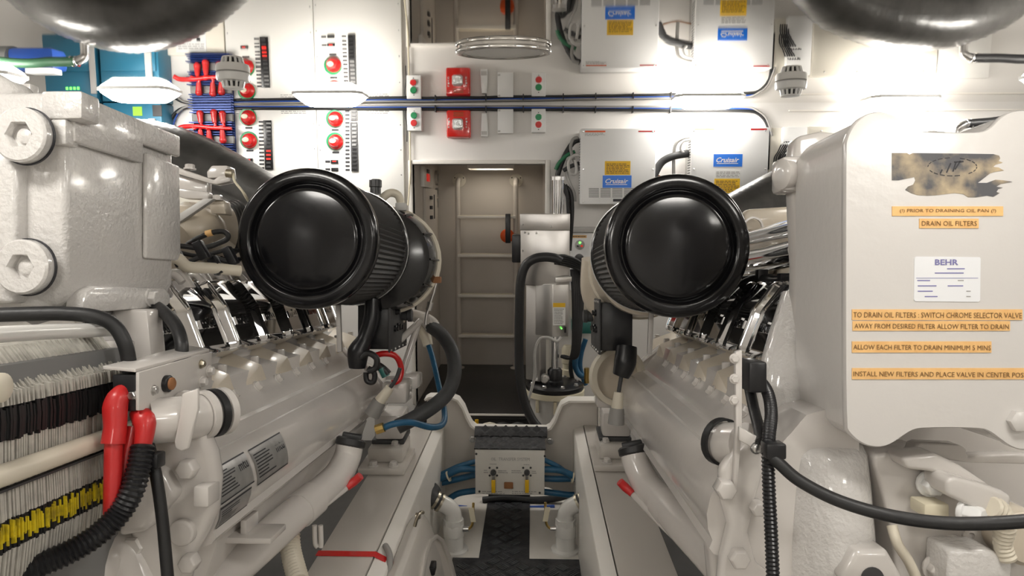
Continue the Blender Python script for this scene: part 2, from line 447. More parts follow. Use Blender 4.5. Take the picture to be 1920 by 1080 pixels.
# the right one
r = panel(597, 757, 199, 440, 'white switch panel next to the doorway')
rotary(628, 222.5, r); rotary(628.5, 265, r)
strip(622, 242, 635, 245.5, r); strip(623, 284, 636, 287.5, r)
strip(610, 301, 619, 305, r); display(620, 300, 634, 306.5, r, True)
strip(610, 315.5, 619, 319.5, r); display(621, 314.5, 634, 320.5, r, False)
for i in range(16): strip(647 + i * .05, 206.5 + i * 7.35, 655 + i * .05, 210 + i * 7.35, r)
br = wbox(657, 205.5, 670, 226, YPn - .008, YPn).build('breaker_column', 'midgrey', r, .001)
for i in range(3): wbox(659.5, 207.5 + i * 6.6, 667.5, 211.5 + i * 6.6, YPn - .013, YPn - .008).build('breaker_toggle', 'plastic', br)
br = wbox(657.5, 229, 671, 321, YPn - .008, YPn).build('breaker_column', 'darkgrey', r, .001)
for i in range(12):
    y = 231 + i * 7.4
    wbox(660, y + 1.5, 668, y + 5.2, YPn - .013, YPn - .008).build('breaker_toggle', 'midgrey' if i < 6 else 'plastic', br)
rows(682, 207, 732, 214, YPn - .0006, 2, 'inkgrey', r, 4)
# white panel with a diagram plate, seen in the mirror ceiling
x0, x1, z0, z1 = WB(318, 288, 432, 385, YPn)
r = thing('diagram_panel', 'cream panel with a printed diagram plate below the blue finned isolator', 'electrical panel', ((x0 + x1) / 2, YB, z0))
G().box(x0, x1, YPn, YB, z0, z1).build('panel_plate', 'creampanel', r, .002)
o = wbox(342, 293, 398, 327, YPn - .002, YPn).build('diagram_plate', 'white', r)
for i in range(3): wbox(347 + i * 17, 312, 353 + i * 17, 318, YPn - .006, YPn - .002).build('rocker_switch', 'plastic', r)
rows(346, 297, 394, 309, YPn - .0025, 3, 'inkgrey', r, 5)
# ------------------------------------------------------------------ blue finned isolator with red boots
YI = YB - .07
x0, x1, z0, z1 = WB(358, 194, 435, 287, YI)
r = thing('battery_isolator', 'blue finned battery isolator with red booted terminals', 'battery isolator', ((x0 + x1) / 2, YB, z0))
G().box(x0, x1, YI + .03, YB, z0, z1).build('body', 'heatsink', r)
n = 20
for i in range(n):
    z = z0 + (z1 - z0) * (i + .5) / n
    if 4 <= i <= 6 or 13 <= i <= 15: continue
    e = .006 * (i % 3)
    G().box(x0 - .01 + e, x1, YI, YI + .03, z - .0022, z + .0022).build('fin', 'heatsink', r)
for a, b in ((4, 7), (13, 16)):
    G().box(x0, x1, YI + .012, YI + .03, z0 + (z1 - z0) * a / n, z0 + (z1 - z0) * b / n).build('terminal_bar', 'midgrey', r, .002)
YT = YI - .005
for i, (px, py) in enumerate(((375, 213), (401, 211), (417, 214), (377, 262), (393, 267), (418, 263))):
    up = i < 3; p = P(px, py, YT); q = P(px + (2 if up else -2), 237, YT - .01)
    pts = [p, p.lerp(q, .4), p.lerp(q, .75)]
    g = G(); g.sphere(p, .017, 12); g.tube(pts, [.0155, .013, .010], 12, 4); g.build('terminal_boot', 'redrubber', r)
    c = G().tube([p.lerp(q, .7), q, P(px - 14, 239 + i % 2 * 3, YT - .012)], .0065, 8); c.build('terminal_lead', 'red', r)
g = G(); g.tube([P(332, 243, YT), P(345, 238, YT), P(370, 237, YT - .01), P(400, 240, YT - .01), P(434, 241, YT - .01)], [.012, .012, .011, .010, .008], 10)
tag(g.build('battery_cable', 'red'), 'thick red battery cable feeding the blue finned isolator', 'cable')
# ------------------------------------------------------------------ blue chargers, far left
YC = YB - .12
for (a, b, c_, d, lb, nm) in ((196, 192, 305, 318, 'teal blue charger box with a green display', 1), (92, 192, 187, 318, 'teal blue charger box with a row of green indicator lights', 0)):
    x0, x1, z0, z1 = WB(a, b, c_, d, YC)
    r = thing('battery_charger', lb, 'charger', ((x0 + x1) / 2, YB, z0), 'blue charger boxes')
    G().box(x0, x1, YC, YB, z0, z1).build('case', 'tealbox', r, .006)
    G().box(x0 + .01, x1 - .01, YC - .012, YC, z0 + .03, z1 - .14).build('front_cover', 'tealbox', r, .004)
    if nm:
        wbox(249, 200, 266, 217, YC - .003, YC).build('display', 'lcd', r)
        wbox(286, 197, 303, 218, YC - .002, YC).build('socket_plate', 'darkgrey', r)
        wbox(280, 222, 292, 300, YC - .02, YC - .012).build('strap', 'lightgrey', r)
    else:
        for i in range(4): wbox(127 + i * 7, 215, 131 + i * 7, 220, YC - .003, YC).build('indicator', 'ledgreen', r)
        wbox(176, 205, 186, 300, YC - .02, YC - .012).build('strap', 'lightgrey', r)

# =================================================================== BULKHEAD, CENTRE
def switchbox(px0, py0, px1, py1, label):
    Y = YB - .045; x0, x1, z0, z1 = WB(px0, py0, px1, py1, Y)
    r = thing('push_button_box', label, 'switch box', ((x0 + x1) / 2, YB, z0), 'push button boxes')
    G().box(x0, x1, Y, YB, z0, z1).build('case', 'white', r, .003)
    cx = (px0 + px1) / 2
    for k, m_ in ((.36, 'green'), (.68, 'red')):
        y = py0 + (py1 - py0) * k; p = P(cx, y, Y)
        b = G().lathe(p, (0, -1, 0), [(.0155, 0), (.0155, .01), (.0135, .012)], 20).build('button', m_, r)
        G().ring(p, (0, -1, 0), .0155, .0175, 0, .005, 20).build('bezel', 'steel', b)
    for k in (.16, .88): wbox(cx - 1, py0 + (py1 - py0) * k - .8, cx + 1, py0 + (py1 - py0) * k + .8, Y - .0006, Y).build('mark', 'ink', r)
switchbox(763, 201, 790, 245, 'white box with a green and a red button beside the switch panel')
switchbox(996.5, 204, 1023, 248, 'white box with a green and a red button beside the white junction box')
# fire alarm strobe
Y = YB - .055; x0, x1, z0, z1 = WB(836, 205, 882, 258, Y)
r = thing('fire_alarm', 'red fire alarm strobe with clear lens above the doorway', 'fire alarm', ((x0 + x1) / 2, YB, z0))
xm = (x0 + x1) / 2; zm = (z0 + z1) / 2; hw = (x1 - x0) / 2; hh = (z1 - z0) / 2
def rr(w_, h_, y): return [V((xm + a * w_, y, zm + b * h_)) for a, b in ((-1, -.9), (-.9, -1), (.9, -1), (1, -.9), (1, .9), (.9, 1), (-.9, 1), (-1, .9))]
G().loft([rr(hw * .94, hh * .94, YB), rr(hw, hh, YB - .02), rr(hw, hh, YB - .035), rr(hw * .9, hh * .92, Y)]).build('housing', 'redlens', r, .002)
for i in range(4): wbox(850, 210 + i * 2.4, 869, 211 + i * 2.4, Y - .0008, Y).build('grille_slot', 'rust', r)
p = P(858.5, 233, Y)
L = G().loft([[p + V((a * s_, -h, b * s_ * 1.05)) for a, b in ((-1, -.7), (-.7, -1), (.7, -1), (1, -.7), (1, .7), (.7, 1), (-.7, 1), (-1, .7))] for s_, h in ((.0255, 0), (.0255, .012), (.018, .022))]).build('strobe_lens', 'lens', r)
G().cyl(p + V((0, -.022, 0)), p + V((0, -.026, 0)), .008).build('flash_tube', 'white', L)
for i, ch in enumerate('FIRE'):
    z = .024 - i * .0125
    for px, nm in ((842, 1), (875, -1)):
        q = P(px, 233, Y); text(ch, q + V((-.0045, -.0006, z - .004)), (1, 0, 0), (0, 0, 1), .008, .009, 'white', r, nrm=(0, -1, 0))
# motion sensor
Y = YB - .03; x0, x1, z0, z1 = WB(900.5, 212, 915, 256, Y)
r = thing('motion_sensor', 'slim white motion sensor beside the red fire alarm', 'sensor', ((x0 + x1) / 2, YB, z0))
xm = (x0 + x1) / 2
g = G(); g.prism([(xm - .012, YB, z1), (xm + .012, YB, z1), (xm + .017, YB, (z0 + z1) / 2), (xm + .019, YB, z0), (xm - .019, YB, z0), (xm - .017, YB, (z0 + z1) / 2)], (0, -.03, 0)); g.build('case', 'white', r, .005)
wbox(902.5, 246, 913, 252.5, Y - .002, Y).build('sensor_window', 'lightgrey', r)
# junction box
Y = YB - .03; x0, x1, z0, z1 = WB(933, 204.5, 962.5, 250, Y)
r = thing('junction_box', 'plain white junction box between motion sensor and push buttons', 'junction box', ((x0 + x1) / 2, YB, z0))
G().box(x0 + .004, x1 - .004, Y + .008, YB, z0 + .004, z1 - .004).build('case', 'white', r, .002)
G().box(x0, x1, Y, Y + .01, z0, z1).build('lid', 'white', r, .002)
for b in (207, 246): wbox(933.5, b - 1.5, 938, b + 1.5, Y - .002, Y).build('hinge', 'lightgrey', r)

# =================================================================== CABLE RUN UNDER THE CEILING
YK = YB - .02
ys = lambda x: 193 + (x - 320) * .0045
def run(name, label, m, off, r_, pts0, pts1, seed):
    rnd = random.Random(seed); pts = list(pts0)
    for px in range(400, 1401, 50): pts.append(P(px, ys(px) + off + rnd.uniform(-.5, .5), YK - (.012 if 430 < px < 760 else 0) - .003 * rnd.random()))
    pts += pts1
    return tag(G().tube(pts, r_, 8, 4).build(name, m), label, 'cable')
run('black_cable', 'black cable along the bulkhead top, looping down at both ends', 'rubber', 9.6, .0075, [P(318, 245, YK), P(322, 222, YK), P(336, 206, YK), P(360, 200, YK)], [P(1420, 212, YK), P(1436, 228, YK), P(1441, 252, YK), P(1439, 318, YK)], 1)
run('blue_cable', 'blue cable along the bulkhead top above the switch panels', 'bluecable', 6.2, .0042, [P(324, 245, YK), P(328, 224, YK), P(340, 206, YK), P(362, 197, YK)], [P(1416, 208, YK), P(1432, 222, YK), P(1444, 250, YK - .002)], 2)
run('grey_cable', 'grey cable tight under the mirror ceiling along the bulkhead', 'greyhose', 3.4, .005, [P(332, 212, YK - .01), P(350, 200, YK - .01)], [P(1416, 205, YK - .01), P(1437, 222, YK - .01), P(1448, 255, YK - .012)], 3)
for i, px in enumerate((816, 911, 981, 1056, 1117, 1187, 1258)):
    y = ys(px)
    tag(wbox(px - 1, y + 2, px + 1, y + 14, YK - .014, YB).build('cable_tie', 'plastic'), 'black tie holding the cables ' + ['just past the push button box at the panel', 'above the motion sensor', 'between junction box and second push button box', 'past the second push button box', 'over the corner of the first wall unit', 'over the middle of the first wall unit', 'between the two wall units'][i], 'cable tie', 'cable ties along the bulkhead')
# thin vertical lead right of the panel
tag(G().tube([P(762, 186 + 14, YK), P(760, 215, YK), P(763, 240, YK - .004), P(763, 266, YK)], .0025, 6).build('sensor_lead', 'rubber'), 'thin black lead hanging beside the push button box', 'cable')
tag(G().tube([P(768, 200, YK), P(769, 290, YK), P(769, 330, YK), P(765, 385, YK - .02)], .004, 6).build('ivory_lead', 'ivory'), 'thin ivory lead running down beside the doorway lip', 'cable')

# =================================================================== BULKHEAD, RIGHT: AIR CONDITIONING UNITS
def acunit(px0, py0, px1, py1, label, v):
    Y = YB - .15; x0, x1, z0, z1 = WB(px0, py0, px1, py1, Y)
    r = thing('air_conditioner_unit', label, 'air conditioner', ((x0 + x1) / 2, YB, z0), 'white wall units')
    G().box(x0 + .004, x1 - .004, Y + .012, YB, z0 + .004, z1 - .004).build('chassis', 'lightgrey', r, .002)
    cv = G().box(x0, x1, Y, Y + .09, z0, z1).build('cover', 'whitebox', r, .004)
    W, H = px1 - px0, py1 - py0
    for fx, fy in ((.035, .04), (.965, .04), (.035, .54), (.965, .54), (.035, .965), (.965, .965)):
        G().screw(P(px0 + W * fx, py0 + H * fy, Y), (0, -1, 0), .0042, .003).build('screw', 'steel', r)
    vx = px0 + (16 if v == 0 else 12)
    for c_ in range(5):
        for i in range(7):
            yy = py1 - 30 + i * 2.6
            wbox(vx + c_ * 22, yy, vx + c_ * 22 + 19, yy + 1.3, Y - .0006, Y).build('vent_slot', 'midgrey', r)
    wbox(px0 + W * .5 - 9, py1 - 10, px0 + W * .5 + 9, py1 - 5, Y - .001, Y + .001).build('latch_recess', 'ink', r)
    # left side vents
    g = G()
    for i in range(22):
        z = z0 + .05 + i * .012
        if z < z1 - .03: g.box(x0 - .0006, x0 + .002, Y + .02, Y + .075, z, z + .006)
    g.build('side_vents', 'midgrey', r, kind='stuff')
    def wl(a, b, m_):
        o = wbox(a, py0 + 4, b, py0 + 7.5, Y - .0006, Y).build('warning_strip', m_, r); return o
    if v == 0:
        wbox(1095, 244, 1136, 255, Y - .0005, Y).build('warning_label', 'white', r)
        wbox(1097, 245, 1135, 248, Y - .0009, Y).build('warning_strip', 'orange', r)
        rows(1097, 249, 1134, 255, Y - .0009, 4, 'inkgrey', r, 8)
        wbox(1197, 245, 1228, 247.5, Y - .0006, Y).build('warning_strip', 'red', r)
        wbox(1134, 302, 1182, 328, Y - .0008, Y).build('rating_label', 'yellowlabel', r)
        rows(1137, 306, 1180, 326, Y - .0012, 7, 'tapeink', r, 9)
        lab = (1130, 329, 1184, 352)
    else:
        wbox(1302, 241, 1340, 243, Y - .0006, Y).build('warning_strip', 'tape', r)
        wbox(1408, 241, 1438, 244, Y - .0006, Y).build('warning_strip', 'red', r)
        wbox(1341, 319, 1389, 334, Y - .0005, Y).build('rating_card', 'white', r)
        rows(1343, 321, 1387, 333, Y - .0009, 4, 'inkgrey', r, 10)
        wbox(1339, 335, 1387, 362, Y - .0008, Y).build('rating_label', 'yellowlabel', r)
        rows(1342, 338, 1385, 360, Y - .0012, 7, 'tapeink', r, 11)
        lab = (1338, 289, 1392, 312.5)
    o = wbox(*lab, Y - .0015, Y).build('brand_label', 'bluelabel', r)
    wtext('Cruisair', lab[0] + 5, lab[1] + 6, lab[2] - 6, lab[3] - 8, Y - .002, 'white', o, shear=.35, bold=.02)
    wbox(lab[0] + 6, lab[3] - 6.6, lab[2] - 8, lab[3] - 5.4, Y - .0021, Y - .0015).build('underline', 'white', o)
    return r
acunit(1088, 241, 1229, 383, 'white wall unit with yellow label above the blue label', 0)
acunit(1296, 239, 1440, 384, 'white wall unit with blue label above a printed card', 1)
# hoses between the two units
tag(G().tube([P(1226, 330, YB - .09), P(1240, 305, YB - .09), P(1262, 293, YB - .1), P(1290, 288, YB - .09)], .018, 12).build('connecting_hose', 'hose'), 'dark hose linking the two white wall units', 'hose')
tag(G().tube([P(1229, 322, YB - .06), P(1236, 330, YB - .06), P(1262, 336, YB - .06), P(1292, 330, YB - .06)], .004, 8).build('thin_cable', 'rust'), 'thin brown cable sagging between the white wall units', 'cable')
tag(G().tube([P(1292, 258, YB - .1), P(1272, 264, YB - .1), P(1264, 282, YB - .1), P(1263, 330, YB - .1)], .008, 8).build('grey_conduit', 'greyhose'), 'grey conduit bending down left of the second wall unit', 'conduit')
tag(G().tube([P(1294, 262, YB - .12), P(1280, 266, YB - .12), P(1276, 280, YB - .11), P(1288, 290, YB - .1)], .006, 8).build('white_cable', 'white'), 'white cable loop at the side of the second wall unit', 'cable')
# cable bundle left of the first unit
B = YB - .08
bundle = [('black', 'rubber', .013, [(1068, 398), (1066, 372), (1058, 352), (1050, 345), (1045, 352), (1043, 345), (1048, 320), (1060, 290), (1074, 268), (1086, 262)]),
          ('green', 'greenwire', .009, [(1042, 318), (1048, 306), (1062, 292), (1078, 284)]),
          ('grey', 'greyhose', .008, [(1084, 258), (1074, 262), (1070, 278), (1076, 300), (1086, 320)]),
          ('pale', 'lightgrey', .0075, [(1090, 292), (1076, 292), (1066, 304), (1068, 322), (1078, 327), (1081, 318), (1078, 300)]),
          ('white', 'lightgrey', .007, [(1064, 300), (1063, 325), (1069, 345), (1077, 362), (1078, 378)]),
          ('grey', 'hose', .010, [(1056, 320), (1070, 312), (1086, 306)]),
          ('black', 'rubber', .010, [(1062, 350), (1070, 362), (1073, 390), (1071, 430), (1068, 470)]),
          ('black', 'rubber', .009, [(1060, 346), (1064, 370), (1066, 410), (1064, 440)])]
lbs = ['thick black cable rising from the chrome tube to the first wall unit', 'green wire tied to the cable bundle beside the first wall unit', 'grey cable looping into the side of the first wall unit', 'pale grey cable looped tightly beside the first wall unit',
       'light grey cable hanging straight down beside the first wall unit', 'dark grey cable crossing behind the cable bundle by the first wall unit', 'long black cable dropping behind the stainless actuator housing', 'black cable dropping close behind the chrome tube']
for i, (nm, m_, rr_, pts) in enumerate(bundle):
    tag(G().tube([P(a, b, B - .012 * (i % 4)) for a, b in pts], rr_, 8, 5).build(nm + '_cable', m_), lbs[i], 'cable')
# terminal box with wires
Y = YB - .05; x0, x1, z0, z1 = WB(1447, 238, 1512, 345, Y)
r = thing('terminal_box', 'white terminal box with rows of black wires by the wall unit', 'terminal box', ((x0 + x1) / 2, YB, z0))
G().box(x0 + .05, x1, Y, YB, z0, z1).build('case', 'whitebox', r, .003)
G().box(x0, x0 + .05, Y + .03, YB, z0, z1).build('side_flange', 'creampanel', r, .002)
for row in range(2):
    for i in range(5):
        a = 1461 + i * 4.5; b = 270 + row * 18
        G().tube([P(a + 14, b - 4, Y - .004), P(a + 5, b, Y - .01), P(a - 2 - i, b + 14, Y - .012), P(a - 9 - i * .8, b + 26, Y - .012), P(a - 10 - i * .6, b + 44, Y + .02)], .003, 6, 4).build('wire', 'rubber', r)
        G().cyl(P(a + 3, b + 1, Y - .009), P(a + 8, b - 2, Y - .008), .0055, n=8).build('wire_collar', 'white', r)
# big cream panels behind the right engine (show in the ceiling)
x0, x1, z0, z1 = WB(1514, 237, 1745, 335, YPn)
r = thing('electrical_cabinet', 'large plain cream cabinet front on the bulkhead behind the big cover box', 'cabinet', ((x0 + x1) / 2, YB, z0))
G().box(x0, x1, YPn, YB, z0, z1).build('panel_plate', 'creampanel', r, .003)
for i in range(4): G().screw((x0 + .06 + i * (x1 - x0 - .12) / 3, YPn, z1 - .02), (0, -1, 0), .004).build('screw', 'steel', r)
x0, x1, z0, z1 = WB(1748, 232, 1845, 330, YPn)
tag(G().box(x0, x1, YPn + .006, YB, z0, z1).build('access_panel', 'panel', None, .003), 'white access panel on the bulkhead next to the cream panel', 'panel')
# =================================================================== RECESS: LADDER, LIGHT, CONTROL PANELS
YLd = YR - .1
pL, pR = P(859, 480, YLd), P(967, 480, YLd)
r = thing('ladder', 'white wall ladder with flat rungs inside the doorway recess', 'ladder', ((pL.x + pR.x) / 2, YLd, ZP))
zt = P(910, 337, YLd).z
for X in (pL.x, pR.x):
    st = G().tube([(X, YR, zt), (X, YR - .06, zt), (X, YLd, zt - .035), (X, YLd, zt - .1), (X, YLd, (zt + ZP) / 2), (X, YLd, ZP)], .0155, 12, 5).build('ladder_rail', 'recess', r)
    G().lathe((X, YR, zt), (0, -1, 0), [(.042, 0), (.042, .005), (.038, .007)], 24).build('flange', 'creampanel', st)
    for i in range(3):
        a = i * 2.09 + .5; G().screw((X + .031 * math.cos(a), YR - .006, zt + .031 * math.sin(a)), (0, -1, 0), .004, .003).build('screw', 'darkgrey', st)
    G().lathe((X, YLd, ZP), (0, 0, 1), [(.034, 0), (.034, .006), (.018, .012)], 20).build('foot', 'recess', st)
for y in (407, 479, 554, 629):
    z = P(910, y, YLd).z
    rg = G().box(pL.x, pR.x, YLd - .03, YLd + .03, z - .009, z + .009).build('rung', 'wallframe', r, .003)
    G().box(pL.x + .02, pR.x - .02, YLd - .024, YLd + .024, z + .009, z + .013).build('grip_pad', 'cream', rg)
p = P(951, 442, YLd - .036)
r = thing('signal_lamp', 'orange disc hung by a black strap on the ladder', 'safety lamp', p)
G().lathe(p + V((0, .012, 0)), (0, -1, 0), [(.036, 0), (.042, .006), (.042, .02), (.034, .028), (.014, .03)], 26).build('disc', 'orange', r)
wbox(947.5, 401, 957, 456, YLd - .078, YLd - .03).build('strap', 'plastic', r, .003)
x0, x1 = P(880, 318, YR - .2).x, P(962, 318, YR - .2).x
r = thing('recess_lamp', 'flat lamp under the ceiling of the doorway recess', 'lamp', ((x0 + x1) / 2, YR - .2, RZ))
G().box(x0, x1, YR - .28, YR - .12, RZ - .012, RZ).build('lamp_base', 'wallframe', r, .002)
for q in ((x0, x1, YR - .285, YR - .28), (x0, x1, YR - .12, YR - .115), (x0 - .005, x0, YR - .285, YR - .115), (x1, x1 + .005, YR - .285, YR - .115)): G().box(*q, RZ - .042, RZ).build('glow_skirt', 'wallframe', r)  # skirt added to keep the glow out of view
G().box(x0 + .03, x1 - .03, YR - .26, YR - .14, RZ - .018, RZ - .012).build('diffuser', 'recessglow', r)  # glow added to brighten the recess
# panels on the left cheek of the recess
X = DX0
def cheek(px0, px1, py0, py1, d=.01):
    ya, yb = DX0 * FPX / (px0 - 1000), DX0 * FPX / (px1 - 1000)
    za = CAM.z - (py0 - 390) / FPX * (ya + yb) / 2; zb = CAM.z - (py1 - 390) / FPX * (ya + yb) / 2
    return ya, yb, zb, za
ya, yb, za, zb = cheek(790, 806, 316, 352)
r = thing('rocker_panel', 'small panel with a red lit rocker switch inside the recess', 'switch panel', (X, (ya + yb) / 2, za))
G().box(X, X + .02, ya, yb, za, zb).build('plate', 'wallframe', r, .002)
G().box(X + .02, X + .028, ya + .08, ya + .15, zb - .075, zb - .035).build('rocker_switch', 'ledred', r, .002)
G().box(X + .02, X + .026, ya + .08, ya + .15, zb - .03, zb - .01).build('rocker_switch', 'ink', r, .002)
ya, yb, za, zb = cheek(794, 816, 355, 520)
r = thing('breaker_panel', 'tall panel with three black toggles inside the recess', 'switch panel', (X, (ya + yb) / 2, za))
G().box(X, X + .015, ya, yb, za, zb).build('plate', 'recess', r, .002)
for i in range(3): G().box(X + .015, X + .026, ya + .14, ya + .19, zb - .06 - i * .055, zb - .04 - i * .055).build('toggle', 'ink', r)
G().box(X + .015, X + .018, ya + .3, ya + .32, zb - .17, zb - .03).build('label_strip', 'ink', r)
for i, (py, rr_) in enumerate(((334, .045), (361, .028), (381, .028))):
    p = V((X, DX0 * FPX / (818 - 1000), CAM.z - (py - 390) / FPX * 4.16))
    o = G().ring(p, (1, 0, 0), rr_ * .6, rr_, 0, .014, 24).build('bezel_ring', 'steel')
    tag(o, ['large steel ring on the recess cheek above two small ones', 'small steel ring just under the large one in the recess', 'lowest small steel ring on the recess cheek'][i], 'ring', 'steel rings in the recess')

# =================================================================== STAINLESS ACTUATOR ON THE STRAINER
YA = 3.02
def pbox(px0, py0, px1, py1, d, Y=YA): return wbox(px0, py0, px1, py1, Y, Y + d)
base = P(1042, 720, YA + .08)
r = thing('actuator', 'stainless steel actuator housing with chrome ram standing before the bulkhead', 'actuator', base)
p0, p1 = P(1046, 404, YA + .1), P(1046, 333, YA + .1)
G().cyl((p0.x, p0.y, p0.z - .02), p1, .026, n=28).build('ram_tube', 'chrome', r)
G().lathe(p1, (0, 0, 1), [(.033, -.012), (.033, .004), (.02, .008)], 24).build('ram_collar', 'steel', r)
# upper housing: front face and a left cheek that turns away
def housing(l, mid, rt, y0, y1, Y, dep, m_, name, bev=.003):
    a, b, c_ = P(l, (y0 + y1) / 2, Y + .05), P(mid, (y0 + y1) / 2, Y), P(rt, (y0 + y1) / 2, Y + .012)
    z0, z1 = P(mid, y1, Y).z, P(mid, y0, Y).z
    return G().prism([(a.x, a.y, z0), (b.x, b.y, z0), (c_.x, c_.y, z0), (c_.x, Y + dep, z0), (a.x, Y + dep, z0)], (0, 0, z1 - z0)).build(name, m_, r, bev)
housing(975, 1040, 1069, 401, 432, YA - .004, .175, 'brushed', 'top_cap')
housing(976, 1040, 1068, 432, 536, YA, .17, 'brushed', 'upper_housing')
housing(1004, 1036, 1066, 534, 632, YA - .012, .15, 'brushed', 'lower_housing')
housing(986, 1012, 1024, 536, 716, YA + .06, .12, 'brushed', 'column')
for px, py in ((980, 421), (1034, 425), (984, 436), (991, 438), (1006, 437), (1006, 478), (980, 470), (1040, 545)):
    G().screw(P(px, py, YA - .006 + (.045 if px < 1000 else .0)), (-.2, -1, 0), .0045, .005).build('screw', 'steel', r)
G().obox(P(1056, 524, YA - .02), V((.036, 0, .003)), V((0, .02, 0)), V((0, 0, .011))).build('bracket_arm', 'brushed', r, .002)
lb = wbox(1037, 568, 1060, 610, YA - .0145, YA - .012).build('instruction_label', 'white', r)
wbox(1037, 568, 1060, 576, YA - .0152, YA - .0145).build('label_header', 'yellowlabel', lb)
rows(1039, 578, 1058, 608, YA - .0155, 10, 'inkgrey', lb, 12)
G().lathe(P(1053, 616, YA - .012), (0, -1, 0), [(.0035, 0), (.003, .003)], 10).build('indicator', 'ledgreen', r)
wbox(1058, 613, 1062, 624, YA - .015, YA - .01).build('rocker_switch', 'plastic', r)
pc = P(1041, 625, YA + .08); G().cyl(pc, (pc.x, pc.y, P(1041, 735, YA + .08).z), .018, n=20).build('shaft', 'chrome', r)
pc2 = (pc.x, pc.y, P(1041, 690, YA + .08).z); G().lathe(pc2, (0, 0, -1), [(.026, 0), (.034, .01), (.034, .055), (.04, .06), (.04, .085)], 20).build('shaft_clamp', 'plastic', r)
G().lathe(P(1022, 710, YA + .02), (0, -1, 0), [(.02, -.02), (.02, .01), (.012, .014), (.012, .022)], 16).build('union_nut', 'steel', r)
# strainer
pl = P(1040, 722, YA + .1)
r = thing('sea_strainer', 'sea strainer with black lid and clear bowl below the actuator', 'strainer', (pl.x, pl.y, ZF))
R_ = .136
G().lathe(pl, (0, 0, 1), [(R_ * .98, -.014), (R_, -.008), (R_, .006), (R_ * .93, .012), (.03, .014)], 40).build('lid', 'plastic', r)
G().lathe(pl, (0, 0, 1), [(R_ * .9, -.044), (R_ * 1.02, -.04), (R_ * 1.02, -.018), (R_ * .97, -.0145)], 40).build('flange', 'ivory', r)
G().lathe(pl, (0, 0, 1), [(R_ * .72, -.4), (R_ * .8, -.2), (R_ * .86, -.044)], 36).build('bowl', 'lightgrey', r)
for i in range(8):
    a = i * math.pi / 4 + .3; G().bolt(pl + V((R_ * .8 * math.cos(a), R_ * .8 * math.sin(a), .012)), (0, 0, 1), .009, .01).build('bolt', 'steel', r)
for i in range(3):
    a = -2.3 + i * .72; q = pl + V((R_ * .9 * math.cos(a), R_ * .9 * math.sin(a), -.075)); G().obox(q, (.008, 0, 0), (0, .008, 0), (0, 0, .03)).build('lug', 'ivory', r, .003)
G().lathe((pl.x, pl.y, ZF), (0, 0, 1), [(.1, 0), (.1, pl.z - .4 - ZF)], 24).build('pedestal', 'floorpaint', r)
# big black hose loop of the actuator
g = G(); pts = [(1052, 490), (1040, 484), (1020, 482), (1000, 486), (984, 500), (976, 530), (974, 580), (973, 650), (975, 710), (984, 755), (1000, 790), (1020, 812)]
g.tube([P(a, b, YA - .05 - (.06 if i > 7 else 0) * (i - 7) / 4) for i, (a, b) in enumerate(pts)], .0205, 14, 5)
tag(g.build('black_hose', 'rubber'), 'long black hose arching down the front of the actuator', 'hose')
for i in range(5):
    g = G(); g.tube([P(1040, 481 + i * 3, YA - .04), P(1058, 480 + i * 4, YA - .05 + i * .006), P(1078, 486 + i * 4, YA - .03 + i * .01), P(1090, 496 + i * 3, YA + .01), P(1088, 506 + i * 2, YA + .06)], .0075, 8, 5)
    tag(g.build('fan_cable', 'rubber'), ['topmost', 'second highest', 'middle', 'second lowest', 'lowest'][i] + ' black cable of the fan that leaves the hose at the actuator', 'cable', 'fanned actuator cables')
for i in range(6):
    a = 1072 + i * 3.4; g = G(); g.tube([P(a, 505, YA + .06), P(a + 3, 560, YA + .04 + i * .008), P(a + 3 - i, 640, YA + .05), P(1070 + i * 2, 670, YA + .06), P(1052 + i, 668, YA + .08)], .008, 8, 5)
    tag(g.build('hanging_cable', 'rubber'), 'black cable hanging in the bundle right of the actuator', 'cable', 'hanging actuator cables')
g = G(); g.tube([P(1052, 632, YA - .02), P(1044, 640, YA - .03), P(1028, 633, YA - .03), P(1012, 636, YA - .03), P(1003, 660, YA - .03), P(1003, 700, YA - .03), P(998, 725, YA - .03), P(990, 750, YA - .04)], .0065, 8, 5)
tag(g.build('pale_cable', 'lightgrey'), 'pale cable looping out below the lower actuator housing', 'cable')
x0, x1, z0, z1 = WB(960, 440, 977, 492, YA + .1)
tag(G().box(x0, x1, YA + .08, YA + .2, z0, z1).build('relay_case', 'plastic', None, .006), 'small black case fixed on the left of the actuator', 'relay')
# ------------------------------------------------------------------ control panel behind the right filter
Y = YB - .05; x0, x1, z0, z1 = WB(1070, 436, 1132, 545, Y)
r = thing('alarm_panel', 'pale control panel with indicator lamps behind the right air filter', 'control panel', ((x0 + x1) / 2, YB, z0))
G().box(x0, x1, Y, YB, z0, z1).build('plate', 'whitebox', r, .004)
wbox(1070, 426, 1132, 436, Y - .02, YB).build('hood', 'lightgrey', r, .003)
wbox(1072, 441, 1100, 446, Y - .001, Y).build('tape_label', 'tape', r); rows(1074, 442, 1098, 445, Y - .0015, 1, 'ink', r, 13)
c = P(1087, 459, Y); bz = G().lathe(c, (0, -1, 0), [(.024, 0), (.024, .006), (.02, .009)], 24).build('bezel', 'lightgrey', r)
for a, m_ in ((90, 'ledgreen'), (210, 'plastic'), (330, 'ledred')):
    a = math.radians(a); G().lathe(c + V((.011 * math.cos(a), -.008, .011 * math.sin(a))), (0, -1, 0), [(.006, 0), (.005, .004)], 12).build('lamp', m_, bz)
G().lathe(P(1086, 485, Y), (0, -1, 0), [(.024, 0), (.022, .012), (.01, .014)], 20).build('socket', 'plastic', r)
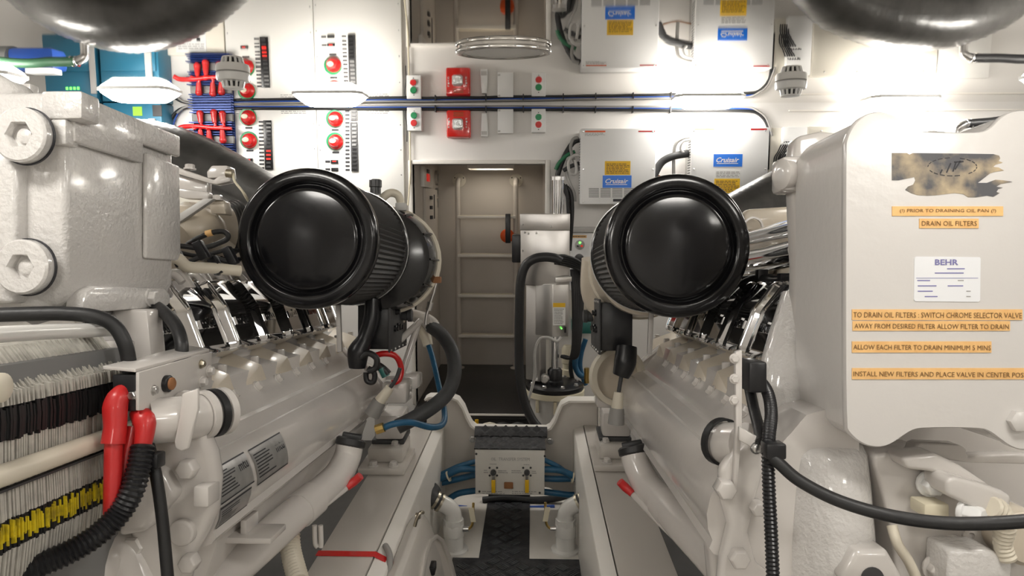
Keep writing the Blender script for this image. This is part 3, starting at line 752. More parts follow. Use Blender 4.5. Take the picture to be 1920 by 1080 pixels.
g = G(); c = P(1082, 513, Y - .04); g.lathe(c, (0, -1, -.2), [(.02, -.03), (.032, 0), (.03, .02), (.012, .03)], 20); tag(g.build('horn', 'plastic'), 'black alarm horn below the pale control panel', 'horn')
c = P(1104, 525, Y); tag(G().lathe(c, (0, -1, 0), [(.05, .02), (.05, .03), (.03, .035)], 28).build('red_valve', 'red'), 'red valve wheel half hidden behind the right air filter', 'valve')
x0, x1, z0, z1 = WB(1072, 548, 1112, 622, Y)
r = thing('fluid_tank', 'small cream tank with a teal bottom behind the right air filter', 'tank', ((x0 + x1) / 2, YB, z0))
G().box(x0, x1, Y - .06, YB, z0 + .06, z1).build('tank_body', 'cream', r, .012)
G().box(x0, x1, Y - .061, YB, z0, z0 + .06).build('tank_base', 'tealtank', r, .008)
x0, x1, z0, z1 = WB(1052, 645, 1075, 712, Y)
xm = (x0 + x1) / 2
tag(G().lathe((xm, Y - .03, z0), (0, 0, 1), [(.03, 0), (.03, .06), (.024, .065), (.024, .09), (.03, .095), (.03, z1 - z0 - .02), (.02, z1 - z0)], 20).cyl((xm, Y - .03, z0 + .01), (xm, YB, z0 + .01), .012).build('filter_canister', 'ivory'), 'ivory filter canister beside the actuator shaft', 'filter')
for i, pts in enumerate([[(1085, 640), (1082, 660), (1078, 685), (1090, 705), (1112, 700)], [(1098, 636), (1090, 662), (1088, 690), (1098, 722)], [(1075, 655), (1070, 690), (1076, 720)]]):
    tag(G().tube([P(a, b, 3.2 + .03 * i) for a, b in pts], [.014, .012, .011][i], 10, 5).build('blue_hose' if i < 2 else 'dark_hose', 'bluehose' if i < 2 else 'rubber'),
        ['blue hose curling round beside the ivory canister', 'blue hose falling straight behind the actuator cables', 'dark hose behind the ivory canister'][i], 'hose')
g = G(); g.cyl(P(1100, 690, 3.15), P(1100, 718, 3.15), .012, n=12); tag(g.build('brass_fitting', 'brass'), 'brass fitting between the blue hoses', 'fitting')
# dark bilge things below the platform edge
tag(G().tube([V((P(894, 789, 3.1).x, 3.1, ZF)), P(894, 800, 3.1), P(894, 787, 3.1)], .009, 10).build('yellow_handle', 'yellow'), 'yellow handle standing below the black platform edge', 'handle')
for i in range(7):
    a = 905 + i * 13
    tag(G().tube([P(a - 30, 806 + i % 3 * 3, 3.05), P(a, 800 - i % 2 * 4, 3.0), P(a + 28, 806 + i % 2 * 4, 3.02)], .012, 8, 4).build('bilge_hose', ['rubber', 'cream', 'hose'][i % 3]), ['black bilge hose under the platform edge', 'cream bilge pipe under the platform edge', 'dark grey bilge hose under the platform edge'][i % 3], 'hose', 'bilge hoses')

# =================================================================== ENGINE BEDS
ZRr = CAM.z - .85
def bed(sgn, label):
    x0 = -.094; m = lambda x: x if sgn < 0 else 2 * x0 - x
    r = thing('engine_bed', label, 'engine bed', (m(-.45), 1.6, ZF), 'engine beds')
    ang = [(-.3865, -.003), (-.352, -.016), (-.349, -.022), (-.349, -.85), (-.356, -.85), (-.356, -.028), (-.3865, -.012)]
    pts = [V((m(x), .3, max(ZF, ZRr + z))) for x, z in ang]
    G().prism(pts, (0, 2.33, 0)).build('inner_angle', 'wallframe', r, .001)
    pr = [(-.528, 0), (-.390, 0), (-.390, -.02), (-.398, -.02), (-.398, -.008), (-.52, -.008), (-.52, -.06), (-.528, -.06)]
    pts = [V((m(x), .3, ZRr + z)) for x, z in pr]
    for p in pts: p.z = max(p.z, ZF)
    G().prism(pts, (0, 2.33, 0)).build('girder', 'railpaint', r, .002)
    G().box(min(m(-.47), m(-.462)), max(m(-.47), m(-.462)), .3, 2.63, ZF, ZRr - .008).build('web', 'railpaint', r)
    return r
bedL = bed(-1, 'left white engine bed girder with a red tape laid over it')
bedR = bed(1, 'white engine bed girder below the engine with the label tapes')
# stepped mount pads on the beds
def mount(px, py, Y, w_, label, mir=1):
    z = ZRr; c = PZ(px, py, z); r = thing('engine_mount', label, 'engine mount', c, 'engine mounts')
    x, y = c.x, c.y
    G().box(x - .075, x + .075, y - .06, y + .14, z, z + .022).build('foot_plate', 'railpaint', r, .004)
    G().box(x - .055, x + .06, y - .01, y + .14, z + .022, z + .07).build('pad_block', 'railpaint', r, .008)
    G().box(x - .04, x + .055, y + .03, y + .15, z + .085, z + .17).build('upper_block', 'enamel', r, .01)
    G().box(x - .05, x + .058, y + .03, y + .15, z + .07, z + .085).build('rubber_layer', 'hose', r, .003)
    for dx in (-.03, .035):
        G().bolt((x + dx, y - .035, z + .022), (0, 0, 1), .013, .015).build('bolt', 'enamel', r)
    G().bolt((x + mir * .03, y + .02, z + .07), (0, 0, 1), .012, .016).build('bolt', 'enamel', r)
mount(722, 878, 0, 1, 'stepped white engine mount on the bed with the red tape')
mount(1153, 872, 0, 1, 'stepped white engine mount on the bed without tape', -1)
# red tape over the left bed
g = G(); zz = ZRr + .0012
ya, yb = PZ(650, 1043, zz).y, PZ(650, 1034, zz).y
secs = [(-.532, 0, 0), (-.388, 0, 0), (-.366, -.012, 0), (-.347, -.024, 0), (-.344, -.07, -.03), (-.343, -.16, -.07)]
g.loft([[V((x, y + dy, zz + z)) for y in (ya, yb)] + [V((x + (.001 if z < -.015 else 0), y + dy, zz + z + .0015)) for y in (yb, ya)] for x, z, dy in secs])
tag(g.build('red_tape', 'red'), 'red tape laid across the white engine bed', 'tape')
# scalloped grey pad behind the tape
g = G(); q0, q1 = PZ(712, 1030, zz), PZ(742, 1085, zz)
g.tube([V((-.372, q0.y + .02, zz)), V((-.352, q0.y - .02, zz - .01)), V((-.342, q0.y - .09, zz - .05))], .008, 10, 8, ridges=.005, rw=.1)
tag(g.build('edge_guard', 'greyhose'), 'grey ribbed edge guard on the bed beside the red tape', 'edge guard')
# ------------------------------------------------------------------ cross frame between the beds
YX = 2.62
out = [(800, 930), (800, 748), (806, 744), (846, 744), (858, 749), (867, 762), (874, 780), (882, 795), (893, 803), (1024, 805), (1034, 800), (1042, 788), (1049, 770), (1055, 757), (1066, 751), (1116, 751), (1120, 755), (1120, 930), (1085, 945), (1030, 915), (960, 905), (890, 915), (830, 945)]
r = thing('cross_frame', 'white cross frame with scooped top edge between the engine beds', 'frame', (-.1, YX, ZF))
G().prism([P(a, b, YX) for a, b in out], (0, .02, 0)).build('web_plate', 'railpaint', r, .003)
top = out[1:18]; g = G(); n_ = len(top)
R1, R2 = [], []
for i, (a, b) in enumerate(top):
    t_ = V((top[min(i + 1, n_ - 1)][0] - top[max(i - 1, 0)][0], top[min(i + 1, n_ - 1)][1] - top[max(i - 1, 0)][1])).normalized()
    p = P(a, b, YX); nrm = V((t_.y, 0, t_.x))
    R1.append([p + V((0, -.035, 0)) + nrm * .001, p + V((0, .03, 0)) + nrm * .001, p + V((0, .03, 0)) + nrm * .009, p + V((0, -.035, 0)) + nrm * .009])
g.loft(R1); g.build('edge_flange', 'wallframe', r, sharp=50)  # lip in a lighter paint for the light it catches
for px, py in ((806, 823), (1112, 826), (886, 823), (1031, 827)):
    G().bolt(P(px, py, YX), (0, -1, 0), .011, .012).build('bolt', 'railpaint' if px in (806, 1112) else 'steel', r)
# legs that carry it to the floor
for px in (806, 1113):
    x = P(px, 900, YX).x; G().box(x - .02, x + .02, YX, YX + .02, ZF, P(px, 930, YX).z).build('leg', 'railpaint', r)
# ------------------------------------------------------------------ oil transfer box
YO = 2.44
x0, x1, z0, z1 = WB(891, 846, 1021, 928, YO)
r = thing('oil_transfer_box', 'white oil transfer control box with two yellow levers and black tread lid', 'control box', ((x0 + x1) / 2, YO, z0))
zt = P(957, 806, YX - .04).z
G().prism([(x0, YO, z0), (x0, YX - .04, z0), (x0, YX - .04, zt - .012), (x0, YO + .004, z1 + .004), (x0, YO, z1 - .012)], (x1 - x0, 0, 0)).build('case', 'boxface', r, .003)
a = V((x0 - .004, YO + .002, z1 + .004)); b = V((x0 - .004, YX - .068, zt - .022)); c_ = V((x0 - .012, YX - .075, zt - .02)); d = V((x0 - .012, YX - .035, zt + .004))
wv = V((x1 - x0 + .008, 0, 0)); up = (b - a).cross(V((-1, 0, 0))).normalized()
if up.z < 0: up = -up
lid = G().prism([a, b, b + up * .006, a + up * .006], wv).build('tread_lid', 'treadmatte', r, .001)
lid2 = G().prism([c_, d, d + up * .009, c_ + up * .009], V((x1 - x0 + .024, 0, 0))).build('tread_lip', 'treadmatte', r, .001)
def diam(o, e1, e2, n1, n2, par):       # raised diamonds
    g = G(); d1, d2 = e1 / n1, e2 / n2
    for i in range(n1):
        for j in range(n2 * 2):
            cc = o + d1 * (i + (.5 if j % 2 == 0 else 0)) + d2 * (j / 2 + .25) 
            if j % 2 and i == 0: continue
            q = [cc - d1 * .44, cc - d2 * .40, cc + d1 * .44, cc + d2 * .40]
            g.loft([q, [cc + (p_ - cc) * .86 + up * .0014 for p_ in q]])
    g.build('tread_diamonds', 'treadmatte', par, kind='stuff')
diam(a + up * .006, wv, b - a, 7, 2, lid)
diam(c_ + up * .009, V((x1 - x0 + .024, 0, 0)), d - c_, 7, 1, lid2)
wtext('OIL', 921, 858, 930, 863.5, YO - .0005, 'inkgrey', r); wtext('TRANSFER SYSTEM', 935, 858, 993, 864, YO - .0005, 'inkgrey', r)
for cx in (925, 988):
    p = P(cx, 885, YO)
    G().lathe(p, (0, -1, 0), [(.0105, 0), (.0105, .012), (.007, .016), (.007, .02)], 16).build('valve_stem', 'darkgrey', r)
    for dx, dy in ((-7, -8), (7, -8), (-7, 6.5), (7, 6.5)): G().screw(P(cx + dx, 885 + dy, YO), (0, -1, 0), .004, .003).build('screw', 'darkgrey', r)
    lv = wbox(cx - 2.4, 886, cx + 2.4, 902, YO - .018, YO - .012).build('lever', 'steel', r, .001)
    wbox(cx - 3.8, 901, cx + 3.8, 925, YO - .022, YO - .009).build('grip', 'yellow', lv, .003)
wbox(945, 905, 962, 917, YO - .008, YO).build('rocker_switch', 'rust', r, .003)
for (a_, b_, c2, d2, s_) in ((918, 869, 931, 871.5, 1), (907, 880, 915, 888, 2), (934, 881, 953, 888, 3), (982, 870, 995, 872.5, 4), (959, 881, 978, 888, 5), (997, 882, 1006, 889, 6), (904, 920, 952, 927, 7), (960, 920, 1006, 927, 8)):
    rows(a_, b_, c2, d2, YO - .0005, 2 if d2 - b_ > 4 else 1, 'inkgrey', r, 20 + s_)
for px, py in ((899, 921.5), (1012, 924), (893, 851), (1021.5, 855)): G().screw(P(px, py, YO), (0, -1, 0), .0042, .004).build('screw', 'darkgrey', r)
# blue hoses out of both sides
for i, (pts, yy) in enumerate([([(892, 865), (860, 874), (830, 888), (800, 902), (775, 915)], 2.5), ([(892, 880), (862, 880), (835, 893), (808, 905), (780, 925)], 2.49), ([(892, 890), (850, 900), (815, 908), (780, 918)], 2.53), ([(892, 920), (860, 925), (835, 938), (800, 940)], 2.53),
                               ([(1020, 862), (1045, 874), (1070, 890), (1100, 893), (1125, 893)], 2.5), ([(1020, 880), (1050, 882), (1080, 894), (1110, 902), (1130, 903)], 2.49), ([(1020, 897), (1050, 898), (1090, 897), (1125, 899)], 2.53), ([(1020, 922), (1045, 925), (1075, 928), (1110, 922)], 2.53)]):
    side = 'left' if i < 4 else 'right'
    o = G().tube([P(a_, b_, yy) for a_, b_ in pts], [.0095, .0125, .0125, .012][i % 4], 10, 5).build('blue_hose', 'bluehose')
    tag(o, ['topmost thin blue hose', 'thick upper blue hose', 'rear middle blue hose', 'lowest blue hose'][i % 4] + (' on the lever side away from the strainer of the oil box' if i < 4 else ' leaving the oil box towards the strainer side'), 'hose', 'blue oil transfer hoses')
for i, (a_, b_) in enumerate(((811, 902), (841, 893), (1074, 896))):
    q = P(a_, b_, 2.485); tag(G().ring(q, V((.9, 0, .4 if a_ < 900 else -.2)), .016, .02, -.003, .003, 16).build('zip_tie', 'ivory'), ['ivory zip tie on the blue hoses close to the bed with red tape', 'ivory zip tie halfway along the blue hoses', 'ivory zip tie on the blue hoses below the strainer'][i], 'zip tie')
# white elbow valves with grey hoses
def elbow(px, sgn, label, hpts):
    b = PZ(px, 1032, ZF); Y = b.y; x = b.x
    r = thing('elbow_valve', label, 'valve', (x, Y, ZF), 'white elbow valves')
    zt = P(px, 978, Y).z; h = zt - ZF
    G().lathe((x, Y, ZF), (0, 0, 1), [(.05, 0), (.05, .008), (.034, .010), (.034, h - .05), (.037, h - .048), (.037, h - .015), (.030, h)], 28).build('valve_body', 'pvc', r)
    G().lathe((x, Y, zt), (0, 0, 1), [(.036, -.012), (.036, .010)], 8).build('union_nut', 'pvc', r)
    e = [V((x, Y, zt)), V((x, Y, zt + .02)), V((x + sgn * .004, Y, zt + .038)), V((x + sgn * .018, Y - .003, zt + .056)), V((x + sgn * .042, Y - .006, zt + .070))]
    G().tube(e, .029, 18, 6).build('elbow', 'pvc', r)
    dr = V((sgn, -.1, .62)).normalized()
    for k in (.0, .018): G().ring(e[-1] + dr * k, dr, .028, .033, 0, .009, 24).build('hose_clamp', 'zinc', r)
    o = G().tube([e[-1], e[-1] + dr * .04] + [P(a_, b_, yy) for a_, b_, yy in hpts], .028, 14, 6).build('grey_hose', 'hose')
    ax = x - sgn * .034
    G().cyl((ax, Y - .01, ZF + .085), (ax - sgn * .02, Y - .01, ZF + .085), .011, n=14).build('stem', 'steel', r)
    lv = G().tube([(ax - sgn * .018, Y - .012, ZF + .085), (ax - sgn * .034, Y - .02, ZF + .11), (ax - sgn * .038, Y - .02, ZF + .185)], .0045, 8).build('lever', 'brass', r)
    G().obox((ax - sgn * .034, Y - .027, ZF + .145), (.009, 0, 0), (0, .0006, 0), V((sgn * .004, 0, .026))).build('tag_label', 'ivory', lv)
    return o
o = elbow(851, -1, 'white elbow valve on the side of the arched bracket', [(812, 922, 2.33), (790, 905, 2.33), (768, 893, 2.33)]); tag(o, 'grey hose clamped on the elbow valve near the arched bracket', 'hose')
o = elbow(1060, 1, 'white elbow valve on the strainer side of the tread plate', [(1098, 928, 2.33), (1120, 917, 2.33), (1145, 906, 2.33)]); tag(o, 'grey hose clamped on the elbow valve on the strainer side', 'hose')
tag(G().ring(P(1100, 927, 2.33), V((.85, -.05, .45)), .028, .0295, -.02, .02, 20).build('red_tape_band', 'redrubber'), 'red tape band around the grey hose on the strainer side', 'tape')
# smaller valve at the right
p = P(1118, 1015, 2.38); g = G(); g.lathe((p.x, p.y, ZF), (0, 0, 1), [(.026, 0), (.026, .11), (.019, .115), (.019, .16), (.026, .165), (.026, .2), (.015, .205)], 18)
tag(g.build('small_valve', 'pvc'), 'small white valve in the corner beside the elbow valve', 'valve')
# bilge lines in the dark
for i, (pts, m_, rr_, lb) in enumerate([([(795, 985), (840, 990), (890, 985), (905, 975)], 'greenwire', .003, 'thin green wire on the bilge floor'), ([(1030, 985), (1080, 978), (1120, 985)], 'greenwire', .003, 'thin green wire beside the small valve'),
                                        ([(855, 950), (900, 953), (1000, 952), (1040, 950)], 'bluecable', .008, 'bright blue pipe lying under the oil box'), ([(905, 938), (950, 934), (1000, 938), (1060, 930), (1080, 905)], 'rubber', .014, 'black hose lying under the oil box')]):
    tag(G().tube([P(a_, b_, 2.56 + .04 * i) for a_, b_ in pts], rr_, 8, 5).build(['bilge_wire', 'bilge_wire', 'blue_pipe', 'black_hose'][i], m_), lb, ['wire', 'wire', 'pipe', 'hose'][i])
# ------------------------------------------------------------------ arched bracket along the left bed
YG = 1.95
r = thing('arched_bracket', 'white arched bracket with a rounded opening beside the bed with red tape', 'bracket', (-.29, 1.5, ZF))
sec = [(-.348, -.876), (-.338, -.866), (-.322, -.858), (-.308, -.864), (-.298, -.885), (-.268, -1.0), (-.232, -1.2), (-.345, -1.2)]
def secat(y, k): return [V((x, y, CAM.z + (z + 1.2) * k - 1.2)) for x, z in sec]
G().loft([secat(.9, 1), secat(1.80, 1), secat(1.86, .97), secat(1.91, .86), secat(YG, .62), secat(YG + .03, .2)]).build('fairing', 'railpaint', r, .003, sharp=50)
fo, fd = V((-.298, 0, CAM.z - .885)), V((.066, 0, -.315)); fn = V((.315, 0, .066)).normalized()
def PF(px, py, lift=0):
    d = ray(px, py); t_ = (fo - CAM).dot(fn) / d.dot(fn); p = CAM + d * t_ + fn * lift; p.z = max(p.z, ZF + .002); return p
arch = [(788, 1150), (792, 1080), (799, 1040), (807, 1018), (816, 1011), (825, 1018), (836, 1045), (845, 1080), (852, 1150)]
arch2 = [(782, 1150), (785, 1080), (793, 1036), (803, 1012), (816, 1003), (828, 1012), (841, 1042), (851, 1080), (858, 1150)]
G().prism([PF(a_, b_, -.004) for a_, b_ in arch2 + arch[::-1]], fn * .012).build('arch_rim', 'railpaint', r, .002)
G().prism([PF(a_, b_, -.006) for a_, b_ in arch], fn * .0075).build('inner_plate', 'recess', r)
p = PF(781, 968); g = G(); g.tube([p + V((-.004, -.008, -.024)), p + V((.004, -.008, .002)), p + V((.012, -.004, .012)), p + V((.016, .01, .006))], .005, 8); g.lathe(p, fn, [(.010, 0), (.008, .010)], 12); g.build('wing_nut', 'zinc', r)
G().obox(PF(806, 1066, .008), (.008, 0, 0), (0, .02, 0), (0, 0, .012)).build('latch', 'plastic', r, .003)
# =================================================================== ENGINES (axes slope down towards the bulkhead)
A0 = -.115
def mk(sg):
    f = (lambda a: a) if sg < 0 else (lambda a: 2 * A0 - a)
    return f, (lambda a, b, c: E(f(a), b, c))
ENG = {}
def engine(sg, label, w_first, ncov, WS=1.165):
    f, Q = mk(sg)
    r = thing('marine_engine', label, 'engine', Q(-.95, 1.7, -.75), 'white marine engines')
    ENG[sg] = r
    def ext(pr, w0, w1, name, m_, bev=.004, par=None, sharp=35):
        return G().prism([Q(a, w0, c) for a, c in pr], EF * (w1 - w0)).build(name, m_, par or r, bev, sharp=sharp)
    # crankcase and outboard bank
    ext([(-1.35, -.62), (-.62, -.62), (-.57, -.47), (-.60, -.30), (-.70, -.20), (-.80, -.06), (-1.05, -.06), (-1.35, -.2)], 1.22, 2.34, 'crankcase', 'enamel', .01)
    ext([(-1.0, -.70), (-.75, -.70), (-.68, -.6), (-1.05, -.6)], 1.25, 2.25, 'oil_pan', 'enamel', .01)
    # charge air / coolant housing along the inboard side
    pr = [(-.73, -.175), (-.650, -.198), (-.628, -.225), (-.612, -.243), (-.600, -.262), (-.590, -.268), (-.572, -.268), (-.560, -.277), (-.548, -.287), (-.538, -.285), (-.527, -.293), (-.514, -.307), (-.504, -.328), (-.499, -.352), (-.501, -.376), (-.508, -.393), (-.503, -.405), (-.510, -.414), (-.540, -.425), (-.60, -.46), (-.73, -.46)]
    hs = G().prism([Q(a, WS, c) for a, c in pr], EF * (2.235 - WS)).build('coolant_housing', 'enamel', r, 0, sharp=28)
    nb = 8
    for i in range(nb):
        w = WS + .075 + i * .125; G().bolt(Q(-.622, w, -.232), (EU * .55 + ER * (.83 if sg < 0 else -.83)), .0105, .013).build('bolt', 'enamel', hs)
    # rear end bell
    ext([(-.66, -.19), (-.585, -.25), (-.53, -.275), (-.485, -.33), (-.48, -.38), (-.50, -.43), (-.66, -.47)], 2.235, 2.30, 'rear_flange', 'enamel', .012)
    # wedge shaped injector blocks
    for i in range(ncov + 1):
        w = w_first - .06 + i * .172
        if w < 1.17: continue
        g = G(); g.loft([[Q(a, w + d, c) for a, c in ((-.72, -.20), (-.6265, -.230), k1, k2)] for d, k1, k2 in ((-.085, (-.632, -.226), (-.72, -.197)), (.045, (-.640, -.190), (-.72, -.160)), (.052, (-.648, -.195), (-.72, -.165)))])
        g.build('injector_block', 'enamelwarm', r, .002)
        G().obox(Q(-.668, w + .075, -.185), ER * .009, EF * .007, EU * .012).build('injector_lug', 'enamel', r, .004)
    # chrome valve covers
    full = [(-.88, -.05), (-.88, .0), (-.83, .011), (-.765, .011), (-.754, .0085), (-.746, .002), (-.709, -.046), (-.703, -.055), (-.700, -.066), (-.676, -.128), (-.672, -.140), (-.674, -.147), (-.682, -.153), (-.715, -.168), (-.77, -.14)]
    ins = [(-.88, -.05), (-.88, -.022), (-.84, -.010), (-.792, -.010), (-.788, -.012), (-.783, -.017), (-.752, -.064), (-.747, -.073), (-.744, -.082), (-.722, -.138), (-.718, -.148), (-.716, -.156), (-.718, -.164), (-.728, -.170), (-.77, -.14)]
    mid = lambda k: [(a + (a2 - a) * k, c + (c2 - c) * k) for (a, c), (a2, c2) in zip(full, ins)]
    for i in range(ncov):
        w = w_first + i * .172
        cl = -.047 if (sg < 0 and i == 0) else 1
        g = G(); g.loft([[Q(a, w + d, min(c, cl + a * .001)) for a, c in mid(k)] for d, k in ((-.084, 1), (-.058, .16), (-.054, .05), (-.048, 0), (-.040, .05), (-.036, .11), (.052, .11), (.056, .05), (.062, 0), (.066, .1), (.082, 1))])
        cv = g.build('valve_cover', 'chrome', r, sharp=32)
        # raised letters on the inboard face
        if w > 1.1:
            up = (Q(-.7048, w, -.068) - Q(-.681, w, -.130)).normalized(); xd = EF if sg < 0 else -EF
            o = Q(-.6945, w - (.026 if sg < 0 else -.042), -.0955)
            text('mtu', o, xd, up, .066, .024, 'chrome', cv, name='raised_letters', ext=.004, bold=.03)
    # top deck behind the covers: manifold, cables
    ext([(-1.3, -.06), (-.86, -.06), (-.86, -.01), (-.90, .02), (-1.3, .02)], 1.32, 2.3, 'top_deck', 'enamelwarm', .01)
    G().tube([Q(-.98, 1.35, .08), Q(-.97, 1.6, .09), Q(-.95, 1.9, .085), Q(-.92, 2.25, .07)], [.07, .085, .085, .07], 20).build('intake_manifold', 'enamelwarm', r)
    for i in range(4): G().tube([Q(-.94, 1.42 + i * .172, .06), Q(-.90, 1.42 + i * .172, .05), Q(-.86, 1.42 + i * .172, 0.0)], .032, 12).build('manifold_branch', 'enamelwarm', r)
    return r, Q, f
eL, QL, fL = engine(-1, 'white marine engine on the side of the switch panels, with chrome covers', 1.262 - .172, 8, 1.07)
eR, QR, fR = engine(1, 'white marine engine on the side of the wall units, with chrome covers', 1.375, 6, 1.06)
# metal labels on the left housing: follow its curved face
curve = [(-.527, -.293), (-.514, -.307), (-.504, -.328), (-.499, -.352), (-.501, -.376), (-.508, -.393)]
def onface(t_):
    t_ = max(0, min(.9999, t_)) * (len(curve) - 1); i = int(t_); k = t_ - i
    a = V(curve[i]).lerp(V(curve[i + 1]), k); d = (V(curve[i + 1]) - V(curve[i])).normalized(); return a + V((-d.y, d.x)) * .0 + V((-d.y, d.x)) * .0012
def facepatch(w0, w1, t0, t1, lift, name, m_, par, n=6):
    rows_ = []
    for k in range(n + 1):
        p = onface(t0 + (t1 - t0) * k / n); d = V((.9, .35)).normalized() * lift
        rows_.append([E(p.x + d.x, w0, p.y + d.y), E(p.x + d.x, w1, p.y + d.y)])
    g = G(); g.loft(rows_, caps=False, closed=False); return g.build(name, m_, par)
def maker_label(w0, w1, t0, t1, seed, logo=True):
    l = facepatch(w0, w1, t0, t1, .0006, 'maker_label', 'metallabel', eL)
    rnd = random.Random(seed); facepatch(w0, w1, t0, t0 + .03, .0010, 'label_border', 'ink', l, 1); facepatch(w0, w1, t1 - .02, t1, .0010, 'label_border', 'ink', l, 1)
    for i in range(8):
        t_ = t0 + (t1 - t0) * (.2 + i * .085); facepatch(w0 + .006, w0 + (w1 - w0) * rnd.uniform(.35, .62), t_, t_ + (t1 - t0) * .035, .0010, 'print_line', 'ink', l, 1)
    if logo:
        a, b = onface(t0 + (t1 - t0) * .5), onface(t0 + (t1 - t0) * .24)
        A, B_ = E(a.x, 0, a.y), E(b.x, 0, b.y); u = (B_ - A); ul = u.length
        text('mtu', E(a.x, w0 + (w1 - w0) * .68, a.y), EF, u, (w1 - w0) * .27, ul, 'ink', l, nrm=ER, ext=.0022 if False else .0009, bold=.02)
maker_label(1.075, 1.205, .12, .62, 1); maker_label(1.075, 1.195, .66, 1.0, 2, False); maker_label(1.222, 1.375, .14, .72, 3)

# ------------------------------------------------------------------ air filters
def airfilter(sg, label):
    f, Q = mk(sg); a0, c0 = (acE(574, 447, 1.6) if sg < 0 else acE(1271.5, 460.5, 1.6)); o = E(a0, 1.6, c0); R_ = .1690
    r = thing('air_filter', label, 'air filter', o, 'round black air filters')
    # pressed end cap with a dished centre
    pr = [(0, .005), (.06, .005), (.112, .0055), (.1185, .0065), (.1225, .009), (.1250, .013), (.1275, .0155), (.1305, .016), (.1330, .0135), (.1350, .008), (.1370, .003), (.1395, .0008), (.1425, 0), (.150, 0), (.1575, 0), (.1620, .0012), (.1655, .0042), (.1680, .009), (R_, .014), (R_, .034), (R_ - .004, .040)]
    pr = [(x, -(.04 - y)) for x, y in pr]
    g = G(); bmr = [[o + EF * (h + .04) + ER * (x * math.cos(2 * math.pi * i / 64)) + EU * (x * math.sin(2 * math.pi * i / 64)) for i in range(64)] for x, h in pr[1:]]
    g.loft(bmr, caps=True); g.build('end_cap', 'gloss', r, sharp=50)
    # pleats
    N = 150; g = G(); rings = []
    for w_ in (.036, .395):
        rings.append([o + EF * w_ + ER * ((R_ - .004 - (.007 if i % 2 else 0)) * math.cos(2 * math.pi * i / N)) + EU * ((R_ - .004 - (.007 if i % 2 else 0)) * math.sin(2 * math.pi * i / N)) for i in range(N)])
    g.loft(rings); g.build('pleated_media', 'pleat', r, sharp=20, kind='stuff')
    G().lathe(o, EF, [(R_ - .006, .39), (R_ + .001, .393), (R_ + .001, .404), (R_ - .006, .408)], 56).build('rear_band', 'gloss', r)
    G().ring(o, EF, R_ + .0005, R_ + .003, .396, .401, 56).build('clamp_wire', 'steel', r)
    # scrim grid lines over the pleats
    return r, o
fl, oL = airfilter(-1, 'large round black air filter with pleated side in front of the switch panels')
fr_, oR = airfilter(1, 'large round black air filter in front of the white wall units')
# ------------------------------------------------------------------ intake housings behind the filters
def intake(sg, label, m_, a, c, q=1.):
    f, Q = mk(sg)
    o = Q(a, 2.01, c); r = thing('turbo_intake', label, 'turbocharger', o, 'intake housings')
    G().lathe(o, EF, [(x * q, y) for x, y in ((.13, 0), (.148, .005), (.158, .05), (.160, .10), (.152, .16), (.135, .21), (.10, .25), (.06, .27))], 40).build('intake_bell', m_, r)
    G().lathe(o, EF, [(.160 * q, .098), (.168 * q, .10), (.168 * q, .122), (.158 * q, .126)], 40).build('clamp_band', 'cream', r)
    G().lathe(o, EF, [(.147 * q, .182), (.153 * q, .184), (.150 * q, .196), (.140 * q, .20)], 40).build('rear_band', 'cream', r)
    for i in range(12 if q == 1 else 0):
        t_ = 2 * math.pi * i / 12; d = ER * math.cos(t_) + EU * math.sin(t_)
        G().tube([o + d * .149 + EF * .006, o + d * .159 + EF * .05, o + d * .162 + EF * .098], .0035, 6, 3).build('rib', m_, r)
    return r, o
tL, oTL = intake(-1, 'black ribbed intake housing with cream clamp behind the air filter by the switch panels', 'gloss', -.455, .075)
tR, oTR = intake(1, 'cream intake housing behind the air filter by the wall units', 'enamelwarm', -.556, .05, .93)
# clamp latch on the left intake
d = (ER * .93 - EU * .36); b = oTL + d * .168 + EF * .11
G().obox(b, ER * .012, EF * .014, EU * .010).build('clamp_latch', 'rust', tL, .002)
G().tube([b + V((0, 0, 0)), b + EU * -.045 + ER * -.012, b + EU * -.10 + ER * -.03, b + EU * -.14 + ER * -.036], .005, 8).build('latch_rod', 'steel', tL)
G().cyl(b + EU * -.07 + ER * -.02, b + EU * -.095 + ER * -.027, .010, n=8).build('turnbuckle', 'steel', tL)
# cream casting leg of the right turbo (seen between filter and actuator)
G().tube([E(.21, 2.2, .08), E(.205, 2.22, -.02), E(.235, 2.2, -.10), E(.27, 2.18, -.17)], [.055, .05, .045, .05], 18).build('volute_leg', 'enamelwarm', tR)
G().tube([E(-.44, 2.24, .0), E(-.46, 2.24, -.08), E(-.5, 2.22, -.17)], [.05, .05, .055], 18).build('volute_leg', 'enamelwarm', tL)
g = G(); g.ring(E(.265, 2.14, -.285), (EF * .9 - ER * .3), .075, .092, -.012, .012, 36); g.build('clamp_ring', 'cream', tR)
G().lathe(E(.27, 2.16, -.285), (EF * .9 - ER * .3), [(.076, 0), (.076, .05), (.05, .06)], 32).build('clamp_drum', 'enamelwarm', tR)
# breather cap and bent pipe above the left filter
p = PE(704, 352, 2.02); r = thing('breather_cap', 'black breather cap with a cream bent pipe above the air filter', 'breather', p)
G().lathe(p, EU, [(.016, -.02), (.016, .0), (.0185, .002), (.0185, .022), (.016, .024)], 14).build('cap', 'plastic', r)
G().tube([PE(716, 372, 2.05), PE(730, 362, 2.06), PE(746, 366, 2.07), PE(752, 385, 2.08), PE(750, 402, 2.08)], .0125, 12).build('bent_pipe', 'cream', r)
G().obox(PE(752, 388, 2.07), ER * .016, EF * .012, EU * .012).build('pipe_nut', 'lightgrey', r, .003)
